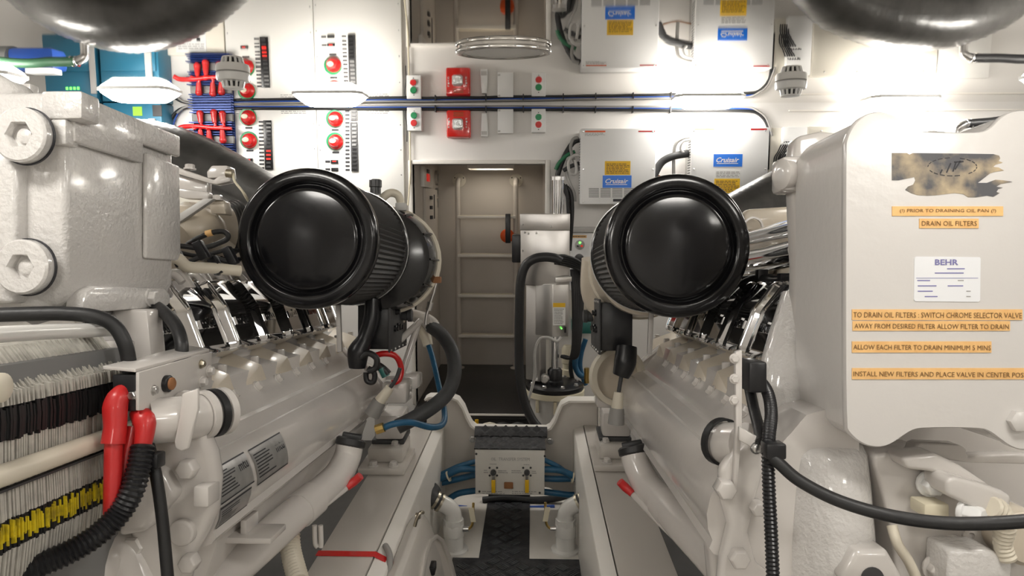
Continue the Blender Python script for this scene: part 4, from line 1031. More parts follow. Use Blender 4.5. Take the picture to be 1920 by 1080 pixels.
# ------------------------------------------------------------------ black control boxes under the filters
def ecu(sg, label):
    f, Q = mk(sg); a1 = -.43; r = thing('engine_control_box', label, 'control box', Q(-.48, 2.02, -.2), 'black engine control boxes')
    g = G(); aa = sorted((f(-.525), f(a1))); g.ebox(aa[0], aa[1], 2.03, 2.27, -.195, -.052); g.build('case', 'plastic', r, .004)
    aa = sorted((f(a1), f(a1 + .006))); pl = G().ebox(aa[0], aa[1], 2.016, 2.285, -.205, -.042).build('side_plate', 'darkgrey', r, .001)
    nx = ER if sg < 0 else -ER
    for i in range(5):
        for c in (-.05, -.197): G().screw(Q(a1 + .006, 2.03 + i * .06, c), nx, .004, .004).build('screw', 'steel', pl)
    for w, c in ((2.10, -.085), (2.08, -.135), (2.12, -.13), (2.155, -.135)):
        G().lathe(Q(a1 + .006, w, c), nx, [(.010, 0), (.010, .006), (.008, .008), (.008, .013)], 14).build('connector', 'plastic', pl)
    G().lathe(Q(a1 + .006, 2.2, -.10), nx, [(.017, 0), (.017, .018), (.021, .02), (.021, .032), (.015, .034)], 18).build('large_connector', 'hose', pl)
    # support post and black trunking below
    g = G(); g.bar(Q(-.575, 2.0, -.06), Q(-.57, 2.0, -.20), .014, .014, EF); g.build('support_post', 'enamel', r, .002)
    return r
ecuL = ecu(-1, 'black engine control box hanging below the air filter, red lead under it')
ecuR = ecu(1, 'black engine control box below the filter on the wall unit side')
for c in ((690, 566), (688, 646), (700, 600)):
    p = PE(c[0], c[1], 2.02); G().screw(p, -EF, .006, .006).build('screw', 'steel', ecuL)
# trunking left
tag(G().tube([PE(698, 560, 2.0), PE(696, 600, 1.995), PE(684, 635, 1.985), PE(672, 660, 1.98), PE(670, 690, 1.98)], [.020, .024, .022, .032, .024], 14).build('cable_conduit', 'plastic'), 'thick black cable trunk falling beside the control box with the red lead', 'cable trunk')
tag(G().tube([PE(700, 668, 2.02), PE(720, 663, 2.02), PE(742, 668, 2.03), PE(752, 690, 2.04), PE(748, 712, 2.03), PE(735, 718, 2.02)], .009, 10).build('red_lead', 'red'), 'red lead curling below the black control box', 'cable')
for i, pts in enumerate([[(676, 672), (690, 662), (706, 672), (704, 690), (690, 696)], [(690, 690), (702, 700), (700, 716), (688, 714), (686, 698)], [(706, 684), (718, 692), (728, 702)]]):
    tag(G().tube([PE(a, b, 1.96 + i * .02) for a, b in pts], [.009, .008, .012][i], 8).build('black_lead', 'rubber'), ['black lead looped at the end of the cable trunk', 'black ring shaped lead under the cable trunk', 'thick black plug lead below the control box'][i], 'cable')
g = G(); g.cyl(PE(716, 690, 2.0), PE(724, 706, 2.0), .0125, n=12); tag(g.build('blue_plug', 'tealtank'), 'teal plug on the lead below the control box', 'plug')
def sensor(pts, w, label):
    r = thing('wired_sensor', label, 'sensor', PE(*pts[0], w)); p = [PE(a, b, w) for a, b in pts]
    G().cyl(p[0], p[1], .024, .020, 14).build('sensor_cap', 'greyhose', r); G().cyl(p[1], p[2], .017, .013, 12).build('sensor_body', 'cream', r); G().tube([p[2], p[3], p[4]], .006, 8).build('sensor_lead', 'darkgrey', r)
sensor([(697, 778), (712, 752), (732, 726), (742, 712), (750, 690)], 1.98, 'grey capped sensor with lead below the control box with red lead')
tag(G().tube([PE(1175, 650, 1.98), PE(1172, 680, 1.97), PE(1164, 705, 1.97)], [.03, .032, .024], 12).build('cable_boot', 'plastic'), 'black tapering cable boot under the control box on the wall unit side', 'cable boot')
sensor([(1155, 795), (1157, 765), (1160, 735), (1165, 705), (1168, 690)], 1.96, 'grey capped sensor with lead below the cable boot')
# struts near the left intake
for i, (a, b) in enumerate([((748, 640), (788, 602)), ((752, 705), (785, 605))]):
    tag(G().tube([PE(*a, 2.2), PE(*b, 2.26)], .011, 10).build('brace_rod', 'enamel'), ['short white brace rod beside the control box', 'long white brace rod rising to the hose elbow'][i], 'rod')
# hose elbow with black hose and blue hose
r = thing('hose_elbow', 'white hose elbow with collar behind the control box', 'pipe elbow', PE(800, 610, 2.3))
G().tube([PE(770, 590, 2.3), PE(790, 596, 2.29), PE(806, 606, 2.27), PE(812, 615, 2.26)], [.02, .022, .026, .027], 14).build('elbow', 'enamel', r)
G().tube([PE(786, 604, 2.3), PE(796, 625, 2.29), PE(803, 648, 2.28)], [.02, .02, .017], 12).build('spout', 'cream', r)
g = G(); g.tube([PE(808, 612, 2.26), PE(830, 630, 2.22), PE(848, 660, 2.18), PE(852, 700, 2.14), PE(840, 735, 2.1), PE(812, 762, 2.06), PE(775, 785, 2.02), PE(745, 800, 2.0)], .0225, 14, 6)
tag(g.build('black_hose', 'hose'), 'thick black hose curving in a loop beside the doorway', 'hose')
g = G(); g.tube([PE(803, 645, 2.28), PE(812, 675, 2.24), PE(822, 720, 2.18), PE(833, 770, 2.12), PE(830, 795, 2.06), PE(808, 801, 2.0), PE(770, 792, 1.95), PE(738, 795, 1.92), PE(715, 804, 1.92)], .0095, 10, 6)
tag(g.build('blue_hose', 'bluehose'), 'slim blue hose looping under the thick black hose', 'hose')
g = G(); g.cyl(PE(720, 801, 1.91), PE(705, 806, 1.91), .014, n=8); tag(g.build('brass_union', 'brass'), 'brass union on the end of the slim blue hose', 'fitting')
# stacked white blocks at the rear mounts of the left engine
for i, (a, b, c_, d, w) in enumerate(((722, 712, 768, 752, 2.1), (728, 700, 788, 725, 2.2))):
    p0, p1 = PE(a, d, w), PE(c_, b, w); g = G(); g.obox((p0 + p1) / 2, ER * (p1.x - p0.x) / 2, EF * .05, EU * abs((p1 - p0).dot(EU)) / 2)
    g.build('rear_mount_bracket', 'enamel', eL, .008)
for i, (a, b, c_, d, w) in enumerate(((1116, 705, 1150, 760, 2.25),)):
    p0, p1 = PE(a, d, w), PE(c_, b, w); g = G(); g.obox((p0 + p1) / 2, ER * (p1.x - p0.x) / 2, EF * .05, EU * abs((p1 - p0).dot(EU)) / 2); g.build('rear_mount_bracket', 'enamel', eR, .008)

# ------------------------------------------------------------------ oil fillers and dipsticks
def filler(cap, pts, rad, red, tube, label, dl, ring):
    r = thing('oil_filler', label, 'filler pipe', PE(*cap), 'oil filler pipes')
    P3 = [PE(*q) for q in pts]; G().tube(P3, rad, 20, 7).build('filler_pipe', 'enamel', r)
    ax = (P3[0] - P3[1]).normalized()
    G().lathe(P3[0], ax, [(rad[0] * .98, -.004), (rad[0] * 1.12, 0), (rad[0] * 1.12, .014), (rad[0] * 1.0, .018), (rad[0] * .3, .02)], 28).build('cap', 'rubber', r)
    G().obox(P3[0] + ax * .024, ax.cross(EF).normalized() * rad[0] * .75, EF * .005, ax * .007).build('cap_grip', 'rubber', r, .003)
    k = PE(*ring[0]); k2 = PE(*ring[1]); d_ = (k2 - k)
    G().lathe(k, d_, [(rad[2] * 1.02, 0), (rad[2] * 1.13, .001), (rad[2] * 1.13, d_.length), (rad[2] * 1.02, d_.length + .001)], 28).build('pipe_clamp', 'enamel', r)
    s_ = thing('dipstick', dl, 'dipstick', PE(*tube[0]), 'dipsticks')
    t3 = [PE(*q) for q in tube]; G().tube(t3, .0085, 10, 5).build('dipstick_tube', 'enamel', s_)
    rp = [PE(*q) for q in red]; G().tube(rp, [.010, .011, .009], 10, 4).build('dipstick_handle', 'redrubber', s_)
filler((660, 822, 1.72), [(656, 835, 1.72), (650, 860, 1.71), (630, 895, 1.66), (590, 932, 1.58), (540, 975, 1.48), (450, 1055, 1.34), (380, 1110, 1.26)], [.0335, .034, .036, .037, .038, .038, .036],
       [(676, 892, 1.66), (664, 903, 1.66), (650, 914, 1.65)], [(648, 915, 1.65), (600, 953, 1.56), (540, 1003, 1.46), (470, 1068, 1.36), (430, 1105, 1.3)],
       'white oil filler pipe with black cap below the maker labels', 'dipstick tube with red handle beside the bed with red tape', ((588, 934, 1.575), (560, 958, 1.52)))
filler((1187, 838, 1.72), [(1189, 850, 1.72), (1194, 872, 1.71), (1212, 908, 1.68), (1240, 938, 1.62), (1280, 985, 1.52), (1340, 1050, 1.4), (1380, 1100, 1.3)], [.034, .034, .036, .037, .038, .038, .036],
       [(1162, 903, 1.68), (1173, 914, 1.68), (1186, 926, 1.67)], [(1188, 928, 1.67), (1240, 982, 1.57), (1290, 1030, 1.47), (1350, 1085, 1.37)],
       'white oil filler pipe with black cap and grip on the wall unit side engine', 'dipstick tube with red handle across the bed without tape', ((1243, 942, 1.615), (1262, 964, 1.57)))
# bellows and slotted bracket under the left housing
tag(G().tube([PE(545, 985, 1.62), PE(545, 1030, 1.58), PE(560, 1090, 1.5)], .022, 14, 8, ridges=.009, rw=.18).build('bellows_hose', 'cream'), 'cream bellows hose below the oil filler pipe', 'hose')
for i in range(2):
    tag(G().tube([PE(590 + i * 11, 985, 1.6), PE(591 + i * 11, 1018, 1.6), PE(596 + i * 5, 1026, 1.6)], .006, 8).build('slotted_bracket', 'enamel'), 'narrow white bracket leg below the dipstick tube', 'bracket', 'bracket legs')
g = G(); g.obox(PE(470, 1000, 1.3), ER * .055, EF * .04, EU * .006); g.obox(PE(468, 985, 1.31), ER * .006, EF * .03, EU * .02); g.build('lower_bracket', 'enamel', eL, .003)

# ------------------------------------------------------------------ lagged exhaust pipes, arching up to the deck head
YE = 2.86
def exhaust(pts, rad, label, m_='lagging'):
    r = thing('exhaust_pipe', label, 'exhaust pipe', P(*pts[0]), 'lagged exhaust pipes')
    p = [P(*q) for q in pts]; G().tube(p, rad, 28, 10, ridges=.03, rw=.025).build('lagged_pipe', m_, r, sharp=60)
    return r, p
xl, pl_ = exhaust([(560, 405, YE - .25), (500, 368, YE - .15), (430, 331, YE - .05), (350, 297, YE), (262, 280, YE), (170, 300, YE), (90, 350, YE), (40, 430, YE), (25, 560, YE), (25, 760, YE), (25, 920, YE)], [.075, .085, .10, .115, .125, .125, .12, .11, .11, .11, .11], 'dark lagged exhaust pipe arching behind the block with hex plugs')
xr_, pr_ = exhaust([(1330, 425, YE - .3), (1400, 392, YE - .2), (1470, 362, YE - .1), (1560, 322, YE + .08), (1660, 310, YE + .18), (1760, 315, YE + .22), (1850, 350, YE + .22), (1900, 430, YE + .2), (1912, 560, YE + .2), (1912, 740, YE + .2), (1912, 880, YE + .2)], [.07, .085, .10, .13, .15, .15, .135, .12, .12, .12, .12], 'dark lagged exhaust pipe rising behind the big cover box')
# elbows and hoses on top of the exhausts (mirrored in the ceiling)
def topfit(p, s_, hm, label, hl):
    r = thing('vent_elbow', label, 'pipe elbow', p, 'vent elbows')
    G().tube([p + V((0, 0, -.06)), p, p + V((s_ * .005, -.005, .02)), p + V((s_ * .03, -.01, .035))], .017, 12).build('elbow', 'steel', r)
    for k in (.0, .02): G().ring(p + V((s_ * (.03 + k), -.01, .035)), (1, 0, 0), .016, .021, -.004, .004, 18).build('clamp', 'chrome', r)
    o = G().tube([p + V((s_ * .03, -.01, .035)), p + V((s_ * .12, -.03, .04)), p + V((s_ * .3, -.1, .05)), V(((XR if s_ > 0 else XL), p.y - .2, p.z - .05))], .019, 12).build('vent_hose', hm); tag(o, hl, 'hose')
topfit(P(1795, 248, 3.1), 1, 'rubber', 'steel vent elbow above the exhaust behind the big cover box', 'black vent hose running to the hull side behind the big cover box')
topfit(P(168, 222, 2.85), -1, 'greenhose', 'steel vent elbow above the exhaust behind the block with hex plugs', 'green vent hose running to the hull side behind the block with hex plugs')
# blue pump on the left hull side
p = P(80, 225, 2.95); r = thing('blue_pump', 'blue pump on the hull side behind the block with hex plugs', 'pump', p)
G().obox(p, (.1, 0, 0), (0, .05, 0), (0, 0, .045)).build('pump_body', 'bluecable', r, .02)
G().lathe(p + V((-.1, 0, 0)), (-1, 0, 0), [(.06, 0), (.06, .08), (.05, .09)], 20).build('motor', 'midgrey', r)
G().obox(p + V((.05, -.04, .055)), (.06, 0, 0), (0, .03, 0), (0, 0, .012)).build('pump_cover', 'white', r, .004)
# =================================================================== FOREGROUND LEFT: HOUSING WITH HEX PLUGS
r = thing('cooler_head', 'glossy white cast block with two large hex plugs', 'engine block', E(-.85, 1.15, -.05))
g = G(); g.loft([[E(a, w, c) for a, c in ((-1.15, -.042), (-.735, -.042), (-.712, -.03), (-.700, .0), (-.700, .262), (-.712, .285), (-.74, .287), (-1.15, .287))] for w in (1.0, 1.31)])
body = g.build('casting', 'enamelcast', r, .012, 3)
# front plate round the plugs
G().loft([[E(a, w, c) for a, c in ((-1.15, -.03), (-.757, -.03), (-.757, .20), (-.765, .225), (-1.15, .225))] for w in (.975, 1.01)]).build('front_plate', 'enamelcast', r, .008, 3)
for px, py in ((50, 256), (53, 501)):
    p = PE(px, py, .975); p = p - EF * 0
    G().ring(p, -EF, .0404, .0424, -.002, .0015, 40).build('sealing_ring', 'ink', r)
    # disc with hexagonal socket
    n = 36; ro, ri = .0400, .0195
    pg = G().loft([[p - EF * h + (ER * math.cos(2 * math.pi * i / n) + EU * math.sin(2 * math.pi * i / n)) * rad_ for i in range(n)] for rad_, h in ((ro, 0), (ro, .0135), (ro - .003, .0165))] +
                  [[p - EF * h + (ER * math.cos(2 * math.pi * i / n) + EU * math.sin(2 * math.pi * i / n)) * (k_ * math.cos(math.pi / 6) / math.cos(((2 * math.pi * i / n) % (math.pi / 3)) - math.pi / 6)) for i in range(n)] for k_, h in ((ri + .0012, .0165), (ri, .0152), (ri, .0006))]).build('hex_plug', 'enamelcast', r, sharp=40)
    G().lathe(p, -EF, [(.011, .0004), (.011, .005), (.005, .008)], 16).build('socket_pin', 'enamelcast', pg)
# stepped band along the top of the inboard side
bz = G()
bz.prism([E(-.7, w, c) for w, c in ((1.0, .287), (1.31, .287), (1.31, .246), (1.185, .246), (1.185, .212), (1.005, .212))], ER * .013)
bz.build('stepped_band', 'enamelcast', r, .004)
G().obox(PE(125, 200, 1.0) + EF * .01, ER * .031, EF * .022, EU * .021).build('corner_boss', 'enamelcast', r, .005)
G().obox(PE(118, 250, 1.0) + EF * .004, ER * .012, EF * .015, EU * .019).build('corner_step', 'enamelcast', r, .004)
fl_ = [(1.02, -.045), (1.25, -.045), (1.268, -.04), (1.275, -.03), (1.27, -.018), (1.25, -.008), (1.05, -.004), (1.03, -.012), (1.02, -.03)]
G().prism([E(-.715, w, c) for w, c in fl_], ER * .03).build('lower_flange', 'enamelcast', r, .006)
G().bolt(E(-.685, 1.20, -.025), ER, .013, .014).build('bolt', 'enamelcast', r)
G().prism([E(-.70, w, c) for w, c in ((1.20, .235), (1.315, .23), (1.32, .06), (1.31, .045), (1.20, .045))], ER * .010).build('rear_rib', 'enamelcast', r, .006)
# support column under the block
G().prism([E(a, 1.14, c) for a, c in ((-.86, -.044), (-.655, -.044), (-.64, -.20), (-.86, -.2))], EF * .05).build('column', 'enamel', r, .008)
# pipe on top
o = thing('coolant_pipe', 'grey white coolant pipe lying on the cast block with hex plugs', 'pipe', PE(20, 175, 1.05))
G().tube([PE(-90, 130, 1.02), PE(-20, 155, 1.03), PE(15, 172, 1.04), PE(40, 180, 1.06), PE(48, 196, 1.07)], [.02, .019, .018, .017, .016], 14).build('pipe', 'enamelcast', o)
G().obox(PE(55, 180, 1.08), ER * .009, EF * .01, EU * .018).build('clip', 'enamelcast', o, .003)

# =================================================================== PLATE STACK HEAT EXCHANGER
r = thing('plate_stack', 'stack of thin grey plates with black and yellow painted bands', 'heat exchanger', E(-.72, .85, -.45))
def plates(name, m_, w0, w1, pitch, th, prof, jit, seed, vj=0.):
    g = G(); rnd = random.Random(seed); w = w0
    while w < w1:
        j = rnd.uniform(-jit, jit); tl = rnd.uniform(-.0006, .0006)
        cm = sum(c for _, c in prof) / len(prof); v1, v2 = rnd.uniform(-vj, vj * .6), rnd.uniform(-vj * .6, vj)
        g.prism([E(a + j, w + tl, c + j * .5 + (v1 if c < cm else v2)) for a, c in prof], EF * th); w += pitch
    return g.build(name, m_, r, kind='stuff')
W0, W1 = .66, 1.045
G().ebox(-.95, -.64, W0, W1, -.44, -.10).build('stack_core', 'midgrey', r)
plates('upper_plates', 'finplate', W0, W1, .0046, .0026, [(-.90, -.07), (-.672, -.080), (-.634, -.128), (-.640, -.150), (-.90, -.150)], .0018, 1)
plates('upper_lugs', 'finplate', W0, W1, .0064, .003, [(-.64, -.126), (-.628, -.130), (-.627, -.147), (-.64, -.150)], .0016, 2)
plates('black_band', 'finblack', W0, W1, .0036, .0032, [(-.66, -.1500), (-.6285, -.1500), (-.627, -.166), (-.628, -.188), (-.66, -.188)], .0016, 3, .0035)
plates('middle_plates', 'finplate', W0, W1, .0042, .0027, [(-.66, -.188), (-.632, -.188), (-.632, -.246), (-.66, -.246)], .0010, 4)
plates('lower_plates', 'finplate', W0, W1, .0042, .0027, [(-.66, -.246), (-.633, -.246), (-.631, -.286), (-.66, -.286)], .0010, 5)
plates('black_edge', 'finblack', W0, W1, .0036, .0032, [(-.66, -.286), (-.630, -.286), (-.629, -.322), (-.66, -.322)], .0012, 6, .002)
plates('yellow_band', 'finyellow', W0, W1, .0031, .0021, [(-.64, -.2925), (-.627, -.2935), (-.6265, -.311), (-.64, -.3135)], .0022, 7, .007)
plates('bottom_plates', 'finplate', W0, W1, .0052, .0028, [(-.66, -.322), (-.629, -.322), (-.633, -.36), (-.66, -.45)], .0016, 8)
G().tube([E(-.622, W0 - .1, -.224), E(-.622, .8, -.226), E(-.622, 1.09, -.226)], .0135, 18).build('tie_tube', 'cream', r)
G().ebox(-.66, -.624, W0, W1 + .02, -.2475, -.2445).build('divider', 'darkgrey', r)
G().tube([E(-.66, W0 - .1, -.058), E(-.655, .85, -.064), E(-.65, 1.03, -.071)], .0105, 16).build('upper_rod', 'pvc', r)
G().lathe(PE(-2, 727, .76), ER, [(.017, -.02), (.017, .004), (.012, .008)], 20).build('end_knob', 'cream', r)
G().ebox(-.95, -.63, W1, W1 + .02, -.44, -.09).build('end_plate', 'enamel', r, .004)
tag(G().tube([PE(-60, 592, .93), PE(40, 589, .95), PE(120, 588, .97), PE(180, 594, .985), (PE(215, 612, .995)), PE(236, 650, 1.0), PE(244, 700, 1.01), PE(246, 740, 1.02)], .0105, 14, 7).build('black_hose', 'rubber'), 'black hose bending over the top of the plate stack', 'hose')

# =================================================================== BRACKET WITH RED BUTTON, BOOTED CABLES
r = thing('button_bracket', 'white angle bracket carrying a red push button', 'bracket', E(-.57, 1.06, -.18))
G().prism([E(-.5625, w, c) for w, c in ((.95, -.126), (1.17, -.118), (1.17, -.18), (.97, -.183), (.95, -.18))], ER * .005).build('face_plate', 'enamel', r, .001)
G().prism([E(a, w, c) for a, w, c in ((-.5625, .95, -.126), (-.61, .95, -.122), (-.60, 1.17, -.112), (-.5625, 1.17, -.118))], EU * .005).build('top_flange', 'enamel', r, .001)
G().ebox(-.598, -.564, .953, .972, -.182, -.13).build('backing_plate', 'plastic', r, .002)
p = E(-.5575, 1.02, -.152); b = G().lathe(p, ER, [(.013, 0), (.013, .006), (.0105, .008)], 20).build('button_bezel', 'plastic', r)
G().lathe(p, ER, [(.0095, .006), (.0095, .011), (.007, .013)], 18).build('push_button', 'rust', b)
G().bolt(E(-.5575, .987, -.157), ER, .006, .006).build('bolt', 'steel', r); G().bolt(E(-.5575, 1.13, -.135), ER, .006, .007).build('bolt', 'zinc', r); G().bolt(E(-.5575, 1.155, -.15), ER, .008, .01).build('bolt', 'enamel', r); G().bolt(E(-.5575, 1.13, -.165), ER, .008, .01).build('bolt', 'enamel', r)
G().bolt(PE(250, 741, .955), -EF, .006, .007).build('bolt', 'steel', r)
o = thing('battery_lead', 'thick red booted lead hanging straight down from the button bracket', 'cable', PE(225, 740, .95))
G().tube([PE(232, 728, .96), PE(222, 745, .95), PE(216, 765, .945), PE(216, 800, .94), PE(212, 832, .935)], [.009, .015, .0165, .0150, .0160], 14, 5).build('terminal_boot', 'redrubber', o)
G().tube([PE(213, 830, .935), PE(212, 880, .93), PE(211, 930, .925), PE(209, 962, .925)], [.0115, .0118, .0115, .0105], 14, 5).build('lead', 'redrubber', o)
o = thing('boot_lead', 'short red boot going into the ribbed black conduit', 'cable', PE(262, 770, .97))
G().tube([PE(258, 772, .972), PE(270, 788, .965), PE(272, 805, .96), PE(268, 835, .955)], [.012, .016, .0135, .0115], 14, 5).build('terminal_boot', 'redrubber', o)
tag(G().tube([PE(250, 800, .965), PE(240, 850, .955), PE(228, 905, .945), PE(220, 950, .94)], .010, 12).build('red_cable', 'redrubber'), 'red cable slanting behind the hanging booted lead', 'cable')
tag(G().tube([PE(268, 835, .955), PE(262, 870, .945), PE(248, 920, .93), (PE(222, 965, .92)), PE(180, 1005, .9), PE(130, 1035, .88), PE(60, 1065, .85), PE(-20, 1095, .82)], .0155, 16, 8, ridges=.0062, rw=.16).build('ribbed_conduit', 'plastic'), 'ribbed black conduit sweeping down from the red boots', 'conduit')
tag(G().tube([PE(270, 790, .985), PE(282, 850, .98), PE(294, 900, .975), PE(305, 980, .97), PE(315, 1090, .96)], [.007, .009, .0085, .0085, .0085], 10).build('black_cable', 'rubber'), 'straight black cable hanging beside the ribbed conduit', 'cable')
tag(G().obox(PE(288, 862, .965), ER * .012, EF * .012, EU * .011).build('cable_clip', 'plastic', None, .003), 'black cable clip next to the ribbed conduit', 'clip')

# =================================================================== FRONT END CASTING OF THE LEFT ENGINE
def frontcast():
    o = [(262, 1110), (240, 1010), (236, 900), (262, 830), (300, 770), (330, 730), (372, 742), (396, 790), (398, 822), (410, 850), (418, 900), (412, 960), (396, 1000), (370, 1045), (345, 1110)]
    g = G(); g.prism([PE(a - (12 if a > 350 else 0), b, 1.035) for a, b in o], EF * .035); g.build('end_casting', 'enamel', eL, .014, 3)
    o2 = [(300, 1110), (330, 1000), (380, 940), (405, 905), (418, 890), (418, 930), (405, 985), (375, 1040), (350, 1110)]
    for (a, b, rr_, h) in ((350, 996, .0205, .012), (362, 876, .016, .02), (364, 1052, .015, .018), (338, 762, .014, .02)):
        G().lathe(PE(a - 5, b, 1.035), -EF, [(rr_, -.005), (rr_, h * .8), (rr_ * .85, h)], 22 if rr_ > .018 else 6).build('bolt', 'enamel', eL, .0015)
    G().obox(PE(388, 925, 1.03), ER * .012, EF * .02, EU * .016).build('rib_lug', 'enamel', eL, .004)
    # hose clamp and short pipe into the housing
    G().tube([PE(275, 790, .99), PE(335, 785, 1.02), PE(372, 780, 1.05), PE(395, 772, 1.09)], [.034, .034, .034, .035], 24).build('water_pipe', 'enamel', eL)
    for k, m_ in ((0, 'enamel'), (.018, 'rubber'), (.034, 'enamel')):
        G().ring(PE(380, 778, 1.055) + (EF * .9 + ER * .43) * k, EF * .9 + ER * .43, .034, .0385, -.006, .006, 30).build('clamp', m_, eL)
    G().prism([PE(a, b, .985) for a, b in ((340, 738), (371, 728), (371, 768), (352, 842), (340, 848), (328, 842), (326, 828), (336, 780))], EF * .008).build('stay_plate', 'enamel', eL, .003)
    # pump body filling the lower left
    G().prism([PE(a, b, 1.01) for a, b in ((238, 915), (262, 880), (300, 880), (330, 930), (270, 1000), (215, 1010))], EF * .06).build('pump_cover', 'enamel', eL, .012, 3)
    G().tube([PE(80, 1110, 1.0), PE(160, 1075, 1.03), PE(230, 1040, 1.06), PE(260, 1090, 1.06)], [.05, .055, .05, .05], 20).build('lower_pipe', 'enamel', eL)
    G().bolt(PE(258, 1020, 1.05), -EF, .018, .02).build('bolt', 'enamel', eL)
    G().prism([PE(a, b, 1.07) for a, b in ((180, 700), (330, 700), (330, 900), (260, 1130), (180, 1130))], EF * .05).build('front_cover', 'enamel', eL, .006)
frontcast()
# black strap in front of the first chrome cover
tag(G().tube([PE(262, 560, 1.27), PE(288, 572, 1.22), PE(315, 592, 1.17), (PE(333, 618, 1.14)), PE(341, 650, 1.12), PE(338, 685, 1.12)], .011, 12).build('black_strap', 'rubber'), 'black hose arching across the first chrome valve cover', 'hose')

# =================================================================== TOP OF THE LEFT ENGINE BEHIND THE BLOCK
def part(g, name, m_, bev=.004): return g.build(name, m_, eL, bev)
W = 1.75
def ppoly(pts, w, d, name, m_='enamel', bev=.004): return part(G().prism([PE(a, b, w) for a, b in pts], EF * d), name, m_, bev)
ppoly([(300, 300), (330, 312), (385, 332), (400, 337), (412, 328), (432, 328), (432, 340), (405, 346), (390, 343), (320, 322), (300, 316)], W, .03, 'lifting_arm')
ppoly([(300, 318), (360, 335), (388, 338), (388, 366), (330, 362), (300, 350)], W + .03, .03, 'arm_web')
ppoly([(318, 350), (390, 360), (390, 374), (345, 372), (318, 364)], W - .02, .03, 'arm_flange')
ppoly([(387, 322), (396, 310), (426, 310), (429, 332), (388, 334)], W, .05, 'sensor_block')
ppoly([(320, 410), (380, 372), (402, 372), (326, 424)], W - .04, .02, 'diagonal_strut', 'lightgrey')
ppoly([(390, 374), (420, 376), (424, 402), (395, 400)], W, .04, 'valve_block', 'enamelwarm')
for a, b in ((356, 318), (408, 376)): part(G().bolt(PE(a, b, W), EU, .012, .014), 'bolt', 'enamel', 0)
part(G().cyl(PE(425, 325, W - .01), PE(437, 326, W - .01), .011, n=14), 'sensor_plug', 'zinc', 0)
for i in range(3):
    tag(G().tube([PE(438, 326, W - .01), PE(440, 340, W - .02), PE(452 + i * 3, 355 + i * 4, W - .02), PE(462 + i * 2, 372 + i * 3, W)], .003, 6).build('ivory_wire', 'ivory'), 'ivory wire falling from the sensor plug', 'wire', 'ivory sensor wires')
for i in range(4):
    part(G().ring(PE(438 - i * 5, 425 + i * 3, 1.95 - i * .03), EF * .8 + ER * .6, .072, .078, -.003, .003, 32), 'manifold_band', 'rubber', 0)
part(G().lathe(PE(410, 430, 1.98), EF * .8 + ER * .6, [(.05, -.12), (.072, -.1), (.072, .1), (.06, .12)], 30), 'charge_pipe', 'enamelwarm', 0)
part(G().sphere(PE(345, 430, 1.8), .085, 20, (1.3, 1, .8)), 'manifold_bulge', 'enamelwarm', 0)
tag(G().tube([PE(280, 482, 1.40), PE(330, 484, 1.42), PE(352, 500, 1.44), PE(400, 503, 1.48), PE(450, 508, 1.52)], .0125, 12).build('cream_harness', 'cream'), 'cream wrapped cable harness above the chrome covers', 'cable')
tag(G().tube([PE(300, 458, 1.52), PE(345, 462, 1.53), PE(380, 465, 1.56), PE(420, 452, 1.58), PE(428, 442, 1.58), PE(418, 434, 1.58), PE(395, 437, 1.57), PE(365, 450, 1.56), PE(350, 460, 1.56)], .006, 10).build('looped_cable', 'rubber'), 'black cable in a loop above the chrome covers', 'cable')
tag(G().cyl(PE(386, 439, 1.568), PE(398, 436, 1.57), .0078, n=12).build('orange_sleeve', 'tape'), 'orange sleeve on the looped black cable', 'sleeve')
tag(G().tube([PE(310, 465, 1.58), PE(370, 480, 1.6), PE(420, 470, 1.62), PE(448, 470, 1.64)], .005, 8).build('black_cable', 'rubber'), 'thin black cable running back under the looped one', 'cable')
tag(G().tube([PE(355, 490, 1.58), PE(390, 480, 1.6), PE(425, 490, 1.62), PE(450, 486, 1.64)], .006, 8).build('black_cable', 'rubber'), 'black cable lying along the cream harness', 'cable')
for i, (a, b) in enumerate(((333, 482), (378, 470), (405, 498), (432, 480))):
    o = PE(a, b, 1.43 + i * .03); tag(G().obox(o, ER * .009 + EU * .004, EF * .010, EU * .019 - ER * .010).build('cable_clamp', 'plastic', None, .002), 'black clamp block holding the harness ' + ['next to the block with hex plugs', 'under the loop with the orange sleeve', 'in the middle of the cream wrapped part', 'right behind the air filter rim'][i], 'clamp', 'harness clamps')
for i in range(4):
    a = 318 + i * 40; w_ = 1.40 + i * .15
    part(G().tube([PE(a - 14, 540, w_), PE(a - 4, 520, w_), PE(a + 10, 516, w_), PE(a + 24, 530, w_)], .008, 10), 'fuel_line', 'enamel', 0)
    part(G().obox(PE(a + 26, 522, w_ + .05), ER * .012, EF * .012, EU * .02 + ER * -.012), 'line_clip', 'enamel', .003)

# =================================================================== FOREGROUND RIGHT: BIG COVER BOX
WC = .985
top = [(1585, 800), (1585, 275), (1588, 258), (1596, 240), (1608, 224), (1626, 212), (1648, 208), (1670, 212), (1690, 222), (1704, 234), (1718, 243), (1738, 247), (1828, 248), (1848, 245), (1862, 236), (1876, 220), (1894, 209), (1918, 205), (1944, 209), (1966, 222), (1980, 244), (1985, 275)]
bot = [(1985, 790), (1980, 812), (1966, 832), (1940, 844), (1916, 845), (1895, 838), (1876, 824), (1858, 810), (1838, 803), (1728, 803), (1708, 808), (1690, 820), (1672, 833), (1652, 840), (1628, 838), (1608, 828), (1593, 814)]
out = top + bot
def chaikin(p, n=2):
    for _ in range(n):
        q = []
        for i in range(len(p)):
            a, b = p[i], p[(i + 1) % len(p)]; q += [(a[0] * .75 + b[0] * .25, a[1] * .75 + b[1] * .25), (a[0] * .25 + b[0] * .75, a[1] * .25 + b[1] * .75)]
        p = q
    return p
out = chaikin(out)
